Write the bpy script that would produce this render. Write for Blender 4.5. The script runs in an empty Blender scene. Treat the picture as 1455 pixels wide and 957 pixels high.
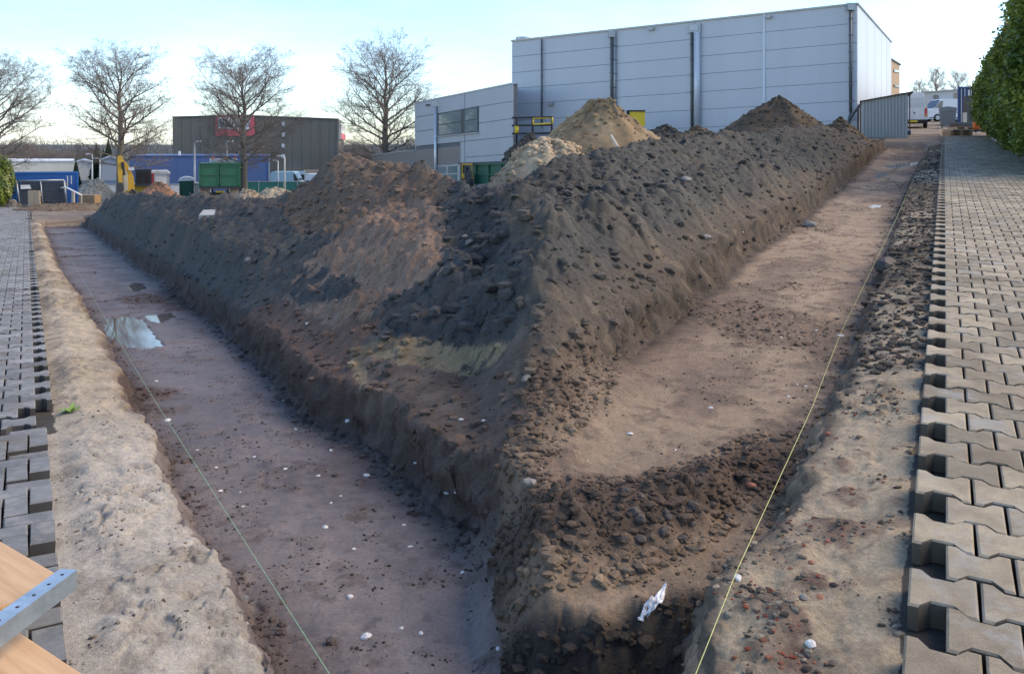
import bpy, bmesh, math, random
import numpy as np
from mathutils import Vector, Matrix

# ------------------------------------------------------------------ camera, sky, sun, exposure
scene = bpy.context.scene
F, CX, HY, CAMZ = 1185.0, 727.5, 203.0, 1.5          # focal length and horizon in photo pixels, eye height
SL = 0.0464                                          # fall of the left yard / rise of the right yard
cam = bpy.data.objects.new('camera', bpy.data.cameras.new('camera'))
scene.collection.objects.link(cam)
cam.location = (0, 0, CAMZ); cam.rotation_euler = (math.radians(90), 0, 0)
cam.data.sensor_width = 36; cam.data.lens = 36*F/1455
cam.data.shift_y = -(478.5-HY)/1455
cam.data.clip_start = 0.05; cam.data.clip_end = 6000
scene.camera = cam
SUN_AZ, SUN_EL = math.radians(78), math.radians(40)  # azimuth from +Y towards +X
world = bpy.data.worlds.new('World'); scene.world = world; world.use_nodes = True
wn, wl = world.node_tree.nodes, world.node_tree.links
wn.clear()
w_out = wn.new('ShaderNodeOutputWorld'); w_bg = wn.new('ShaderNodeBackground')
w_sky = wn.new('ShaderNodeTexSky'); w_sky.sky_type = 'NISHITA'; w_sky.sun_disc = False
w_sky.sun_elevation = SUN_EL; w_sky.sun_rotation = SUN_AZ
w_sky.air_density = 1.0; w_sky.dust_density = 0.3; w_sky.ozone_density = 3.0
w_tc = wn.new('ShaderNodeTexCoord'); w_map = wn.new('ShaderNodeMapping'); w_map.inputs['Scale'].default_value = (1, 1, 3.2)
w_no = wn.new('ShaderNodeTexNoise'); w_no.inputs['Scale'].default_value = 2.3; w_no.inputs['Detail'].default_value = 7; w_no.inputs['Roughness'].default_value = 0.55
w_rp = wn.new('ShaderNodeValToRGB'); w_rp.color_ramp.elements[0].position = 0.36; w_rp.color_ramp.elements[1].position = 0.62
w_rp.color_ramp.elements[0].color = (.05, .05, .05, 1); w_rp.color_ramp.elements[1].color = (.62, .62, .62, 1)
w_lum = wn.new('ShaderNodeRGBToBW'); w_cl = wn.new('ShaderNodeMixRGB'); w_cl.blend_type = 'MULTIPLY'; w_cl.inputs[0].default_value = 1
w_cl.inputs[2].default_value = (1.42, 1.43, 1.46, 1)
w_half = wn.new('ShaderNodeMixRGB'); w_half.inputs[0].default_value = 0.72
w_mix = wn.new('ShaderNodeMixRGB')
wl.new(w_tc.outputs['Generated'], w_map.inputs['Vector']); wl.new(w_map.outputs[0], w_no.inputs['Vector'])
wl.new(w_no.outputs['Fac'], w_rp.inputs['Fac']); wl.new(w_sky.outputs[0], w_lum.inputs[0])
wl.new(w_lum.outputs[0], w_half.inputs[1]); wl.new(w_sky.outputs[0], w_half.inputs[2])
wl.new(w_half.outputs[0], w_cl.inputs[1])
wl.new(w_rp.outputs[0], w_mix.inputs[0]); wl.new(w_sky.outputs[0], w_mix.inputs[1]); wl.new(w_cl.outputs[0], w_mix.inputs[2])
w_tint = wn.new('ShaderNodeMixRGB'); w_tint.blend_type = 'MULTIPLY'; w_tint.inputs[0].default_value = 1; w_tint.inputs[2].default_value = (.91, .99, 1.06, 1)
wl.new(w_mix.outputs[0], w_tint.inputs[1]); wl.new(w_tint.outputs[0], w_bg.inputs['Color']); w_bg.inputs['Strength'].default_value = 0.095
wl.new(w_bg.outputs[0], w_out.inputs['Surface'])
sun = bpy.data.objects.new('sun', bpy.data.lights.new('sun', 'SUN')); scene.collection.objects.link(sun)
sun.data.energy = 1.5; sun.data.angle = math.radians(40); sun.data.color = (1, .77, .50)
sun.rotation_euler = Vector((-math.sin(SUN_AZ)*math.cos(SUN_EL), -math.cos(SUN_AZ)*math.cos(SUN_EL), -math.sin(SUN_EL))).to_track_quat('-Z', 'Y').to_euler()
scene.view_settings.view_transform = 'Standard'; scene.view_settings.look = 'None'
scene.view_settings.exposure = 1.4; scene.view_settings.gamma = 1
scene.render.engine = 'CYCLES'; scene.cycles.max_bounces = 6; scene.cycles.transparent_max_bounces = 8

# ------------------------------------------------------------------ helpers
C = scene.collection
R = random.Random(7)
def tag(o, label=None, cat=None, group=None, kind=None):
    if label: o['label'] = label
    if cat: o['category'] = cat
    if group: o['group'] = group
    if kind: o['kind'] = kind
    return o
def empty(name, loc=(0, 0, 0), rz=0, label=None, cat=None, group=None):
    o = bpy.data.objects.new(name, None); C.objects.link(o); o.location = loc; o.rotation_euler = (0, 0, rz)
    o.empty_display_size = .2
    return tag(o, label, cat, group)
def link(name, me, mat, parent=None):
    o = bpy.data.objects.new(name, me); C.objects.link(o)
    if mat and not me.materials: me.materials.append(mat)
    if parent:
        o.parent = parent
    return o
def copy_tree(o, parent=None):
    c = o.copy(); C.objects.link(c); c.parent = parent
    for ch in list(o.children): copy_tree(ch, c)
    return c
def P(px, py, d):
    return Vector(((px-CX)/F*d, d, CAMZ+(HY-py)/F*d))
def GL(px, py, e=0.0):
    return P(px, py, (CAMZ-e)*F/(py-258))
def GR(px, py, e=0.0):
    return P(px, py, (CAMZ-e)*F/(py-148))
def px_x(px, d): return (px-CX)/F*d
def zl(d, e=0): return -SL*d+e
def zr(d, e=0): return SL*d+e

class MB:
    def __init__(s): s.v = []; s.f = []; s.sm = False
    def add(s, vs, fs):
        n = len(s.v); s.v += [tuple(v) for v in vs]; s.f += [tuple(i+n for i in f) for f in fs]; return s
    def hexa(s, p):      # 8 points: bottom 4 ccw, top 4
        return s.add(p, [(3, 2, 1, 0), (4, 5, 6, 7), (0, 1, 5, 4), (1, 2, 6, 5), (2, 3, 7, 6), (3, 0, 4, 7)])
    def box(s, x0, x1, y0, y1, z0, z1, b=0.0):
        if b <= 0:
            return s.hexa([(x0, y0, z0), (x1, y0, z0), (x1, y1, z0), (x0, y1, z0), (x0, y0, z1), (x1, y0, z1), (x1, y1, z1), (x0, y1, z1)])
        bm = bmesh.new(); bmesh.ops.create_cube(bm, size=1)
        for v in bm.verts: v.co = Vector(((x0+x1)/2+v.co.x*(x1-x0), (y0+y1)/2+v.co.y*(y1-y0), (z0+z1)/2+v.co.z*(z1-z0)))
        bmesh.ops.bevel(bm, geom=list(bm.edges), offset=b, segments=2, profile=.6, affect='EDGES')
        bm.verts.index_update()
        s.add([v.co[:] for v in bm.verts], [[v.index for v in f.verts] for f in bm.faces]); bm.free(); return s
    def prism(s, poly, y0, y1, axis='y'):   # polygon in (x,z) swept along y; or (y,z) along x; or (x,y) along z
        n = len(poly)
        def m(a, b, t): return {'y': (a, t, b), 'x': (t, a, b), 'z': (a, b, t)}[axis]
        vs = [m(a, b, y0) for a, b in poly]+[m(a, b, y1) for a, b in poly]
        fs = [tuple(range(n)), tuple(range(2*n-1, n-1, -1))]+[(i, i+n, (i+1) % n+n, (i+1) % n) for i in range(n)]
        return s.add(vs, fs)
    def cyl(s, c, r, h, n=12, axis='z', r2=None):
        r2 = r if r2 is None else r2
        vs = []
        for k, rr in ((0, r), (h, r2)):
            for i in range(n):
                a = 2*math.pi*i/n; p, q = rr*math.cos(a), rr*math.sin(a)
                vs.append({'z': (c[0]+p, c[1]+q, c[2]+k), 'x': (c[0]+k, c[1]+p, c[2]+q), 'y': (c[0]+p, c[1]+k, c[2]+q)}[axis])
        fs = [tuple(range(n-1, -1, -1)), tuple(range(n, 2*n))]+[(i, (i+1) % n, (i+1) % n+n, i+n) for i in range(n)]
        return s.add(vs, fs)
    def tube(s, pts, rad, n=6):
        pts = [Vector(p) for p in pts]
        if not hasattr(rad, '__len__'): rad = [rad]*len(pts)
        vs, fs = [], []
        up = Vector((0.31, .2, .93))
        for i, p in enumerate(pts):
            t = (pts[min(i+1, len(pts)-1)]-pts[max(i-1, 0)]).normalized()
            a = t.cross(up)
            if a.length < 1e-3: a = t.cross(Vector((1, 0, 0)))
            a.normalize(); b = t.cross(a)
            for k in range(n):
                an = 2*math.pi*k/n; vs.append(p+(a*math.cos(an)+b*math.sin(an))*rad[i])
        for i in range(len(pts)-1):
            for k in range(n): fs.append((i*n+k, i*n+(k+1) % n, (i+1)*n+(k+1) % n, (i+1)*n+k))
        fs.append(tuple(range(n-1, -1, -1))); fs.append(tuple(range((len(pts)-1)*n, len(pts)*n)))
        return s.add(vs, fs)
    def mesh(s, name='mesh', smooth=False):
        me = bpy.data.meshes.new(name); me.from_pydata(s.v, [], s.f)
        bm = bmesh.new(); bm.from_mesh(me); bmesh.ops.recalc_face_normals(bm, faces=list(bm.faces)); bm.to_mesh(me); bm.free()
        if smooth: me.polygons.foreach_set('use_smooth', [True]*len(me.polygons))
        me.update(); return me
    def build(s, name, mat, parent=None, smooth=False):
        return link(name, s.mesh(name, smooth), mat, parent)

# ------------------------------------------------------------------ materials
MATS = {}
def new_mat(name):
    m = bpy.data.materials.new(name); m.use_nodes = True
    nt = m.node_tree; return m, nt.nodes, nt.links, nt.nodes['Principled BSDF']
def mat(name, col, rough=.6, metal=0.0, var=.12, scale=3.0, bump=.0, bscale=40, dirt=None, dirt_amt=.0, spec=.5, streak=False):
    if name in MATS: return MATS[name]
    m, n, l, b = new_mat(name)
    tc = n.new('ShaderNodeTexCoord')
    mp = n.new('ShaderNodeMapping'); l.new(tc.outputs['Object'], mp.inputs[0])
    if streak: mp.inputs['Scale'].default_value = (1, 1, .12)
    no = n.new('ShaderNodeTexNoise'); no.inputs['Scale'].default_value = scale; no.inputs['Detail'].default_value = 6; no.inputs['Roughness'].default_value = .65
    l.new(mp.outputs[0], no.inputs['Vector'])
    rp = n.new('ShaderNodeValToRGB'); rp.color_ramp.elements[0].position = .25; rp.color_ramp.elements[1].position = .75
    c = col
    rp.color_ramp.elements[0].color = tuple(max(0, x*(1-var)) for x in c)+(1,)
    rp.color_ramp.elements[1].color = tuple(min(1, x*(1+var)) for x in c)+(1,)
    l.new(no.outputs['Fac'], rp.inputs[0]); out = rp.outputs[0]
    if dirt:
        n2 = n.new('ShaderNodeTexNoise'); n2.inputs['Scale'].default_value = scale*2.7; n2.inputs['Detail'].default_value = 8; n2.inputs['Roughness'].default_value = .7
        l.new(mp.outputs[0], n2.inputs['Vector'])
        r2 = n.new('ShaderNodeValToRGB'); r2.color_ramp.elements[0].position = .5; r2.color_ramp.elements[1].position = .72
        r2.color_ramp.elements[1].color = (dirt_amt,)*3+(1,)
        l.new(n2.outputs['Fac'], r2.inputs[0])
        mx = n.new('ShaderNodeMixRGB'); l.new(r2.outputs[0], mx.inputs[0]); l.new(out, mx.inputs[1]); mx.inputs[2].default_value = tuple(dirt)+(1,)
        out = mx.outputs[0]
    l.new(out, b.inputs['Base Color'])
    b.inputs['Roughness'].default_value = rough; b.inputs['Metallic'].default_value = metal; b.inputs['Specular IOR Level'].default_value = spec
    if bump > 0:
        n3 = n.new('ShaderNodeTexNoise'); n3.inputs['Scale'].default_value = bscale; n3.inputs['Detail'].default_value = 5
        l.new(tc.outputs['Object'], n3.inputs['Vector'])
        bp = n.new('ShaderNodeBump'); bp.inputs['Strength'].default_value = bump; bp.inputs['Distance'].default_value = .02
        l.new(n3.outputs['Fac'], bp.inputs['Height']); l.new(bp.outputs[0], b.inputs['Normal'])
    MATS[name] = m; return m
def soil_material():
    """soil, sand and mud: colour and wetness are painted per place on the mesh, grain comes from noise"""
    m, n, l, b = new_mat('soil')
    at = n.new('ShaderNodeAttribute'); at.attribute_name = 'soil'
    aw = n.new('ShaderNodeAttribute'); aw.attribute_name = 'wet'
    tc = n.new('ShaderNodeTexCoord')
    def noise(sc, det, ro):
        t = n.new('ShaderNodeTexNoise'); t.inputs['Scale'].default_value = sc; t.inputs['Detail'].default_value = det; t.inputs['Roughness'].default_value = ro
        l.new(tc.outputs['Object'], t.inputs['Vector']); return t.outputs['Fac']
    def rng(f, a, b_, c, d):
        t = n.new('ShaderNodeMapRange'); l.new(f, t.inputs[0])
        for i, v in enumerate((a, b_, c, d)): t.inputs[i+1].default_value = v
        return t.outputs[0]
    g = noise(55, 8, .75); k = noise(7, 6, .65); h = noise(.9, 4, .6)
    def mul(a, b_):
        t = n.new('ShaderNodeMath'); t.operation = 'MULTIPLY'; l.new(a, t.inputs[0]); l.new(b_, t.inputs[1]); return t.outputs[0]
    f = mul(mul(rng(g, .28, .72, .62, 1.38), rng(k, .28, .72, .74, 1.26)), rng(h, .3, .7, .88, 1.12))
    vm = n.new('ShaderNodeVectorMath'); vm.operation = 'SCALE'; l.new(at.outputs['Color'], vm.inputs[0]); l.new(f, vm.inputs['Scale'])
    l.new(vm.outputs[0], b.inputs['Base Color'])
    ro = n.new('ShaderNodeMapRange'); l.new(aw.outputs['Fac'], ro.inputs[0]); ro.inputs[3].default_value = .95; ro.inputs[4].default_value = .36
    rs = n.new('ShaderNodeMath'); rs.operation = 'ADD'; l.new(ro.outputs[0], rs.inputs[0]); l.new(rng(k, .3, .7, -.1, .14), rs.inputs[1]); rs.use_clamp = True
    l.new(rs.outputs[0], b.inputs['Roughness'])
    b.inputs['Specular IOR Level'].default_value = .35
    g2 = noise(150, 4, .7)
    ad = n.new('ShaderNodeMath'); ad.operation = 'ADD'; l.new(g, ad.inputs[0]); l.new(g2, ad.inputs[1])
    bp = n.new('ShaderNodeBump'); bp.inputs['Distance'].default_value = .012
    sw = n.new('ShaderNodeMapRange'); l.new(aw.outputs['Fac'], sw.inputs[0]); sw.inputs[3].default_value = .9; sw.inputs[4].default_value = .18
    l.new(sw.outputs[0], bp.inputs['Strength']); l.new(ad.outputs[0], bp.inputs['Height']); l.new(bp.outputs[0], b.inputs['Normal'])
    return m
SOIL = soil_material()

# ------------------------------------------------------------------ numeric noise
def _h(ix, iy, seed):
    h = (ix.astype(np.int64)*374761393+iy.astype(np.int64)*668265263+seed*1442695041) & 0xffffffff
    h = ((h ^ (h >> 13))*1274126177) & 0xffffffff
    h = ((h ^ (h >> 15))*2246822519) & 0xffffffff
    return ((h ^ (h >> 16)) & 0xffffff)/float(0xffffff)
def vnoise(x, y, seed=0):
    ix, iy = np.floor(x), np.floor(y); fx, fy = x-ix, y-iy
    ux, uy = fx*fx*fx*(fx*(fx*6-15)+10), fy*fy*fy*(fy*(fy*6-15)+10)
    a, b, c, d = _h(ix, iy, seed), _h(ix+1, iy, seed), _h(ix, iy+1, seed), _h(ix+1, iy+1, seed)
    return (a+(b-a)*ux)+((c+(d-c)*ux)-(a+(b-a)*ux))*uy
def fbm(x, y, sc, octv=4, seed=0, gain=.5):
    t = np.zeros_like(x); a, n = 1.0, 0.0
    for k in range(octv):
        cs, sn = math.cos(k*.9+.3), math.sin(k*.9+.3)
        t += a*(vnoise((x*cs-y*sn)*sc, (x*sn+y*cs)*sc, seed+k*17)*2-1); n += a; a *= gain; sc *= 2.03
    return t/n
def worley(x, y, sc, seed=0):
    x, y = x*sc, y*sc; ix, iy = np.floor(x), np.floor(y); d1 = np.full_like(x, 9.0); d2 = d1.copy(); hid = np.zeros_like(x)
    for i in (-1, 0, 1):
        for j in (-1, 0, 1):
            cx, cy = ix+i, iy+j
            d = np.hypot(cx+_h(cx, cy, seed)-x, cy+_h(cx, cy, seed+5)-y)
            m = d < d1
            d2 = np.where(m, d1, np.minimum(d2, d)); hid = np.where(m, _h(cx, cy, seed+9), hid); d1 = np.minimum(d, d1)
    return d1, d2, hid
def clip01(a): return np.clip(a, 0, 1)
def sstep(a, b, x):
    t = clip01((x-a)/(b-a)); return t*t*(3-2*t)
def inpoly(px, py, poly):
    r = np.zeros(px.shape, bool); n = len(poly)
    for i in range(n):
        x1, y1 = poly[i]; x2, y2 = poly[(i+1) % n]
        c = (y1 > py) != (y2 > py)
        r ^= c & (px < (x2-x1)*(py-y1)/((y2-y1) if y2 != y1 else 1e-9)+x1)
    return r

# ------------------------------------------------------------------ the excavated site: two trenches that part in front of the viewer
TL, TR = (37-CX)/F, (1342-CX)/F
cL_, sL_ = math.cos(math.atan(TL)), math.sin(math.atan(TL))
cR_, sR_ = math.cos(math.atan(TR)), math.sin(math.atan(TR))
def frameL(x, y): return x*sL_+y*cL_, x*cL_-y*sL_            # along, across (right of the paving edge is +)
def frameR(x, y): return x*sR_+y*cR_, -(x*cR_-y*sR_)         # along, across (left of the paving edge is +)
def toL(s, c): return s*sL_+c*cL_, s*cL_-c*sL_
def toR(s, c): return s*sR_-c*cR_, s*cR_+c*sR_
def line(pts, G, fr, e):
    q = []
    for px, py in pts:
        p = G(px, py, e); q.append(fr(p.x, p.y))
    q.sort(); return np.array([a for a, _ in q]), np.array([b for _, b in q])
EF = -.35
VL = line([(62, 330), (75, 370), (100, 410), (130, 460), (150, 500), (165, 540), (182, 580), (207, 610), (220, 650), (240, 700), (262, 740), (285, 770), (310, 800), (300, 828), (330, 880), (350, 920), (378, 957)], GL, frameL, -.12)
FL = line([(120, 320), (155, 345), (200, 380), (240, 405), (387, 529), (437, 588), (519, 627), (583, 680), (647, 739), (702, 785)], GL, frameL, -.30)
VR = line([(1325, 205), (1300, 250), (1280, 310), (1262, 380), (1240, 450), (1215, 520), (1200, 560), (1170, 650), (1130, 720), (1075, 780), (1050, 800), (1035, 830), (1010, 957)], GR, frameR, -.15)
FR = line([(1245, 222), (1200, 265), (1130, 320), (1060, 370), (1000, 425), (905, 510)], GR, frameR, EF)
# spoil banks: for a bearing (photo column) the distance and height of the mid slope, the crest and the back foot
HL = np.array([  # px, d_mid, e_mid, d_crest, e_crest, d_back
    (118, 37, .0, 38, .0, 39), (135, 33, .10, 35, .15, 37), (150, 30.5, .5, 33, .75, 37), (170, 26, .6, 29.5, 1.0, 35), (200, 21.5, .75, 24.5, 1.13, 30),
    (250, 16.6, .7, 20, 1.15, 26), (300, 13.4, .62, 17, 1.18, 23), (350, 11.8, .6, 15.5, 1.18, 22), (400, 11.3, .65, 14.6, 1.2, 21),
    (425, 11, .72, 14.5, 1.37, 20), (450, 10.8, .8, 14.4, 1.62, 20), (474, 10.4, .86, 14.3, 1.92, 20), (492, 10.2, .9, 14.2, 1.94, 20), (528, 9.4, .95, 13.6, 1.81, 19),
    (573, 8.4, .95, 12.4, 1.65, 18), (603, 7.9, .95, 11.4, 1.6, 17), (652, 7.0, .75, 9.5, 1.48, 15), (679, 6.7, .66, 8.8, 1.41, 14), (718, 6.5, .6, 8.3, 1.37, 13)]).T
HR = np.array([
    (718, 6.4, .42, 8.8, .84, 12.5), (736, 6.4, .42, 8.8, .84, 12.5), (800, 7.2, .45, 9.8, .90, 13), (870, 8.2, .48, 10.8, .93, 14.5), (950, 9.7, .48, 13, .93, 17), (1000, 11.2, .5, 14.8, .90, 19.5),
    (1100, 15.4, .5, 19.9, .86, 24.5), (1170, 21, .42, 26.4, .77, 31), (1215, 26.5, .2, 31.5, .30, 35), (1240, 30, .0, 34, .0, 37)]).T
def soft_poly(d, n0, nodes):
    """height along a bearing: zero up to n0, then through the nodes with rounded knees"""
    e = np.zeros_like(d); dp, ep = n0, np.zeros_like(d)
    for dk, ek in nodes:
        dk = np.maximum(dk, dp+.2)
        t = clip01((d-dp)/(dk-dp)); t = t+.55*(t*t*(3-2*t)-t)
        e = e+(ek-ep)*t; dp, ep = dk, ek
    return e
def terrain(x, y):
    px = CX+F*x/y; d = y
    # ---- left
    s, c0 = frameL(x, y)
    wob = .06*fbm(s, c0, 1.6, 4, 3)+.05*fbm(s, c0, 6, 4, 4)*sstep(.3, .6, c0)
    c = c0+wob
    end = 1-sstep(38.8, 39.6, s)
    vl = np.interp(s, *VL); fl = np.interp(s, *FL); lip = fl+.13
    near = sstep(2.0, 6.5, s)
    eL = np.full_like(x, -.088)
    eL += (.03+.0*s)*clip01((c0-.17)/.15)*(.6+.4*near)
    eL += (-.12+.058)*clip01((c-.35)/np.maximum(vl-.35, .05))
    floor_l = EF+.0*s
    eL += (floor_l+.12)*sstep(0, 1, (c-vl)/.13)
    eL += (.0-floor_l)*sstep(0, 1, (c-fl-.02)/.13)
    eL = eL*end+(1-end)*np.where(c0 < .17, -.088, -.02)
    dl = lip*F/(np.maximum(px-37, 2)*cL_)
    hp = [np.interp(px, HL[0], HL[k]) for k in range(1, 6)]
    bx = px+6*fbm(x, y, .8, 3, 11)
    hL = soft_poly(d, dl, [(hp[0], hp[1]), (hp[2], hp[3]), (hp[4], 0*d)])
    hL *= sstep(112, 135, px)
    # near shelf right of the left trench stays low before the heap starts
    shelf = sstep(470, 600, px)*sstep(0, 1, (px-470)/60)
    hL2 = soft_poly(d, dl, [(dl*0+np.interp(px, [470, 560, 718], [7.3, 6.2, 5.6]), .10+0*d), (hp[0]+.3, hp[1]), (hp[2], hp[3]), (hp[4], 0*d)])
    hL = hL*(1-shelf)+hL2*shelf
    eL += hL
    # ---- right
    sr, k0 = frameR(x, y)
    wob = .06*fbm(sr, k0, 1.6, 4, 23)+.055*fbm(sr, k0, 6, 4, 24)*sstep(.25, .5, k0)
    k = k0+wob
    endr = 1-sstep(36.5, 37.2, sr)
    vr = np.interp(sr, *VR); fr = np.interp(sr, *FR)
    eR = np.full_like(x, -.088)
    eR += -.02*clip01((k0-.17)/.12)
    eR += (-.15+.108)*clip01((k-.3)/np.maximum(vr-.3, .05))
    eR += (EF+.15)*sstep(0, 1, (k-vr)/.14)
    open_ = sstep(4.6, 6.2, sr)                                # near end: the left side of the right trench is an open ramp
    eR += (.0-EF)*sstep(0, 1, (k-fr-.02)/.15)*(open_)
    ramp = (1-open_)*sstep(1.55, 2.6, k)*.30
    eR += ramp
    # ridge of clods across the near end and the edge of the deeper pit
    dr = np.interp(px, [700, 736, 900, 1000, 1060], [3.62, 3.6, 3.66, 3.9, 4.2])
    inside = sstep(.02, .22, k-vr)
    eR += .13*np.exp(-((d-dr)/.28)**2)*inside*(1-sstep(1000, 1050, px))
    dp = np.interp(px, [650, 736, 850, 960, 1040, 1100], [3.18, 3.2, 3.1, 3.18, 3.22, 3.3])+.05*fbm(x, y, 3, 3, 31)
    eR += -.62*sstep(0, 1, (dp-d)/.42)*inside
    eR = eR*endr+(1-endr)*np.where(k0 < .17, -.088, -.02)
    dlr = (fr+.15)*F/(np.maximum(1342-px, 2)*cR_)
    hq = [np.interp(px, HR[0], HR[k_]) for k_ in range(1, 6)]
    hR = soft_poly(d, dlr, [(hq[0], hq[1]), (hq[2], hq[3]), (hq[4], 0*d)])*(1-sstep(1232, 1250, px))
    eR += hR
    # ---- join along the middle of the heap
    wn_ = sstep(664, 790, px+14*fbm(x, y, 1.3, 3, 91)); wf = sstep(560, 900, px)
    q = sstep(10, 16, d); w = wn_*(1-q)+wf*q
    z = (eL-SL*d)*(1-w)+(eR+SL*d)*w
    return dict(z=z, px=px, d=d, w=w, s=s, c0=c0, c=c, vl=vl, fl=fl, sr=sr, k0=k0, k=k, vr=vr, fr=fr, hL=hL, hR=hR, inside=inside, dp=dp, dr=dr, end=end, endr=endr, open=open_)

cols = np.concatenate([np.arange(-420, -20, 14.0), np.arange(-20, 1476, 2.5), np.arange(1480, 1900, 14.0)])
rows = np.concatenate([np.exp(np.linspace(math.log(1.15), math.log(2.0), 40)[:-1]), np.exp(np.linspace(math.log(2.0), math.log(40), 860)), np.exp(np.linspace(math.log(40), math.log(75), 40)[1:])])
PXG, DG = np.meshgrid(cols, rows)
X, Y = (PXG-CX)/F*DG, DG.copy()
T = terrain(X, Y)
px, d, w, s, c0, c, vl, fl, sr, k0, k, vr, fr = (T[a] for a in 'px d w s c0 c vl fl sr k0 k vr fr'.split())
left = w+.5*fbm(X, Y, 1.7, 4, 93)*(np.abs(w-.5) < .49) < .5
# region of every vertex: 0 ground, 1/2 left/right paving bed, 3/4 sand verge, 5/6 trench floor, 7 dark bank L, 8 bank R, 9 brown heap, 10 gravel, 11 black clay
reg = np.zeros(X.shape, int)
E1, E2 = 38.9, 36.7
inL = left & (s < E1); inR = (~left) & (sr < E2)
jig = .02*fbm(X, Y, 9, 3, 95)-np.where(left, np.where(s < 6, .075, .01), .05)
reg[left & (c0 < .17+jig) & (s < 58)] = 1
reg[(~left) & (k0 < .17+jig) & (sr < 45)] = 2
reg[inL & (c0 >= .17+jig) & (c < vl+.03)] = 3
reg[inR & (k0 >= .17+jig) & (k < vr+.04)] = 4
reg[inL & (c0 >= .17) & (c >= vl+.03) & (c < fl+.04)] = 5
reg[inR & (k0 >= .17) & (k >= vr+.04) & ((k < fr+.03) | (T['open'] < .5)) & (T['hR'] < .03)] = 6
heapL = left & (c0 > .17) & (c >= fl+.04) & (d < 37)
heapR = (~left) & (((k >= fr+.03) & (T['open'] >= .5)) | (T['hR'] >= .03)) & (k0 > .17) & (d < 36)
reg[heapL] = 7; reg[heapR] = 8
reg[(c0 < -3.0) & left] = 0; reg[(k0 < -2.05) & ~left] = 0
# relief
w1, w2, hid = worley(X, Y, 7.5, 41); clod = clip01(1-w1*1.25)*(hid > .45)*hid
v1, v2, hid2 = worley(X, Y, 17, 43); clod2 = clip01(1-v1*1.2)*(hid2 > .35)*hid2
u1, u2, hid3 = worley(X, Y, 3.1, 47); big = clip01(1-u1*1.2)*(hid3 > .6)
n1 = fbm(X, Y, .9, 5, 51); n2 = fbm(X, Y, 5, 4, 57); n3 = fbm(X, Y, 19, 3, 61)
hz = np.maximum(T['hL']*left, T['hR']*(~left))
up = sstep(.02, .35, hz)
dz = np.zeros_like(X)
hm = (reg >= 7)
dz += hm*(up*(.10*n1+.045*n2)+.012*n3+up*(.085*clod+.11*big*sstep(-.1, .4, n1))+(.3+.7*up)*.032*clod2)
sh = hm & (up < .5)
fm = (reg == 5) | (reg == 6)
ru = sstep(.1, .45, fbm(X, Y, .55, 3, 71)+.25*n2)                 # rougher crumbly patches in the floor
wallL = np.exp(-((c-fl-.09)/.07)**2)*left; wallR = np.exp(-((k-fr-.09)/.08)**2)*(~left)*T['open']
dz += (wallL+wallR)*(.05*n2+.035*clod2+.04*clod)
dz += fm*(.009*n1+.006*n2+.004*n3+ru*(.012*n3+.010*clod2))
crumb = np.exp(-((d-T['dr'])/.42)**2)*T['inside']*(~left)
frontR = (~left)*T['inside']*(1-T['open'])*sstep(1.5, 2.3, k)
dz += fm*(np.maximum(crumb, frontR*.8)*(.05*clod+.035*clod2+.02*n2))
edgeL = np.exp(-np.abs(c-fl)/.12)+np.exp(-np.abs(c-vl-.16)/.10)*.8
dz += (reg == 5)*edgeL*(.018*clod2+.02*clod)
rutL = np.exp(-((c-1.32-.04*np.sin(s*.7))/.018)**2)*sstep(.45, .6, fbm(s, c*0, .35, 2, 77)+.55)
dz += (reg == 5)*(-.006*rutL*sstep(.0, .3, fbm(s, c*0, .5, 3, 181)))
rutR = np.exp(-((k-1.25)/.05)**2)*sstep(.3, .6, fbm(sr, k*0, .4, 2, 78)+.35)*sstep(6.5, 8, sr)
pitm = sstep(.0, .10, T['dp']-d)*T['inside']*(~left)
dz += (reg == 6)*pitm*(.045*n2+.05*clod+.03*clod2+.02*n3)
dz += (reg == 6)*(-.02*rutR+sstep(8, 12, sr)*.012*fbm(sr, k*.25, 3.5, 3, 79))
vm = (reg == 3) | (reg == 4)
farv = np.where(left, sstep(7, 12, s), sstep(5.5, 10, sr))
crk = np.minimum(1, np.abs(fbm(X, Y, 2.2, 4, 66))*9)     # collapse cracks and scuffs in the sand
lay_ = np.floor((n1+.35*n2)*3.2)/3.2
dz += vm*(-.020*(1-crk)*sstep(-.2, .3, n2+n1)+.035*(lay_-n1)*sstep(.0, .5, fbm(X, Y, .7, 2, 67)+.3)+.012*fbm(X, Y, 11, 3, 68))*sstep(.16, .30, np.where(left, c0, k0))
dz += vm*(.022*n1+.020*n2+.008*n3+(.25+.75*farv)*(.045*clod+.02*clod2)*sstep(-.25, .3, n1+.3*n2)+(.4*farv)*.06*big)*sstep(.16, .30, np.where(left, c0, k0))
dz += (reg == 0)*(.03*n1+.015*n2+.02*clod)*(d < 60)*((c0 > -2.9) | ~left)
PUDDLES = [([(150, 452), (180, 449), (203, 453), (216, 473), (234, 492), (205, 497), (170, 491), (146, 470)], 'L'), ([(203, 448), (222, 447), (242, 443), (250, 450), (226, 458), (214, 455)], 'L'),
           ([(180, 404), (190, 400), (206, 401), (207, 412), (195, 416), (184, 413)], 'L'), ([(1258, 236), (1276, 232), (1290, 232), (1306, 229), (1303, 234), (1276, 239), (1260, 240)], 'R'),
           ([(1242, 247), (1254, 245), (1264, 246), (1257, 250), (1246, 252)], 'R'), ([(1234, 292), (1243, 290), (1254, 291), (1251, 294), (1239, 296)], 'R')]
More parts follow.
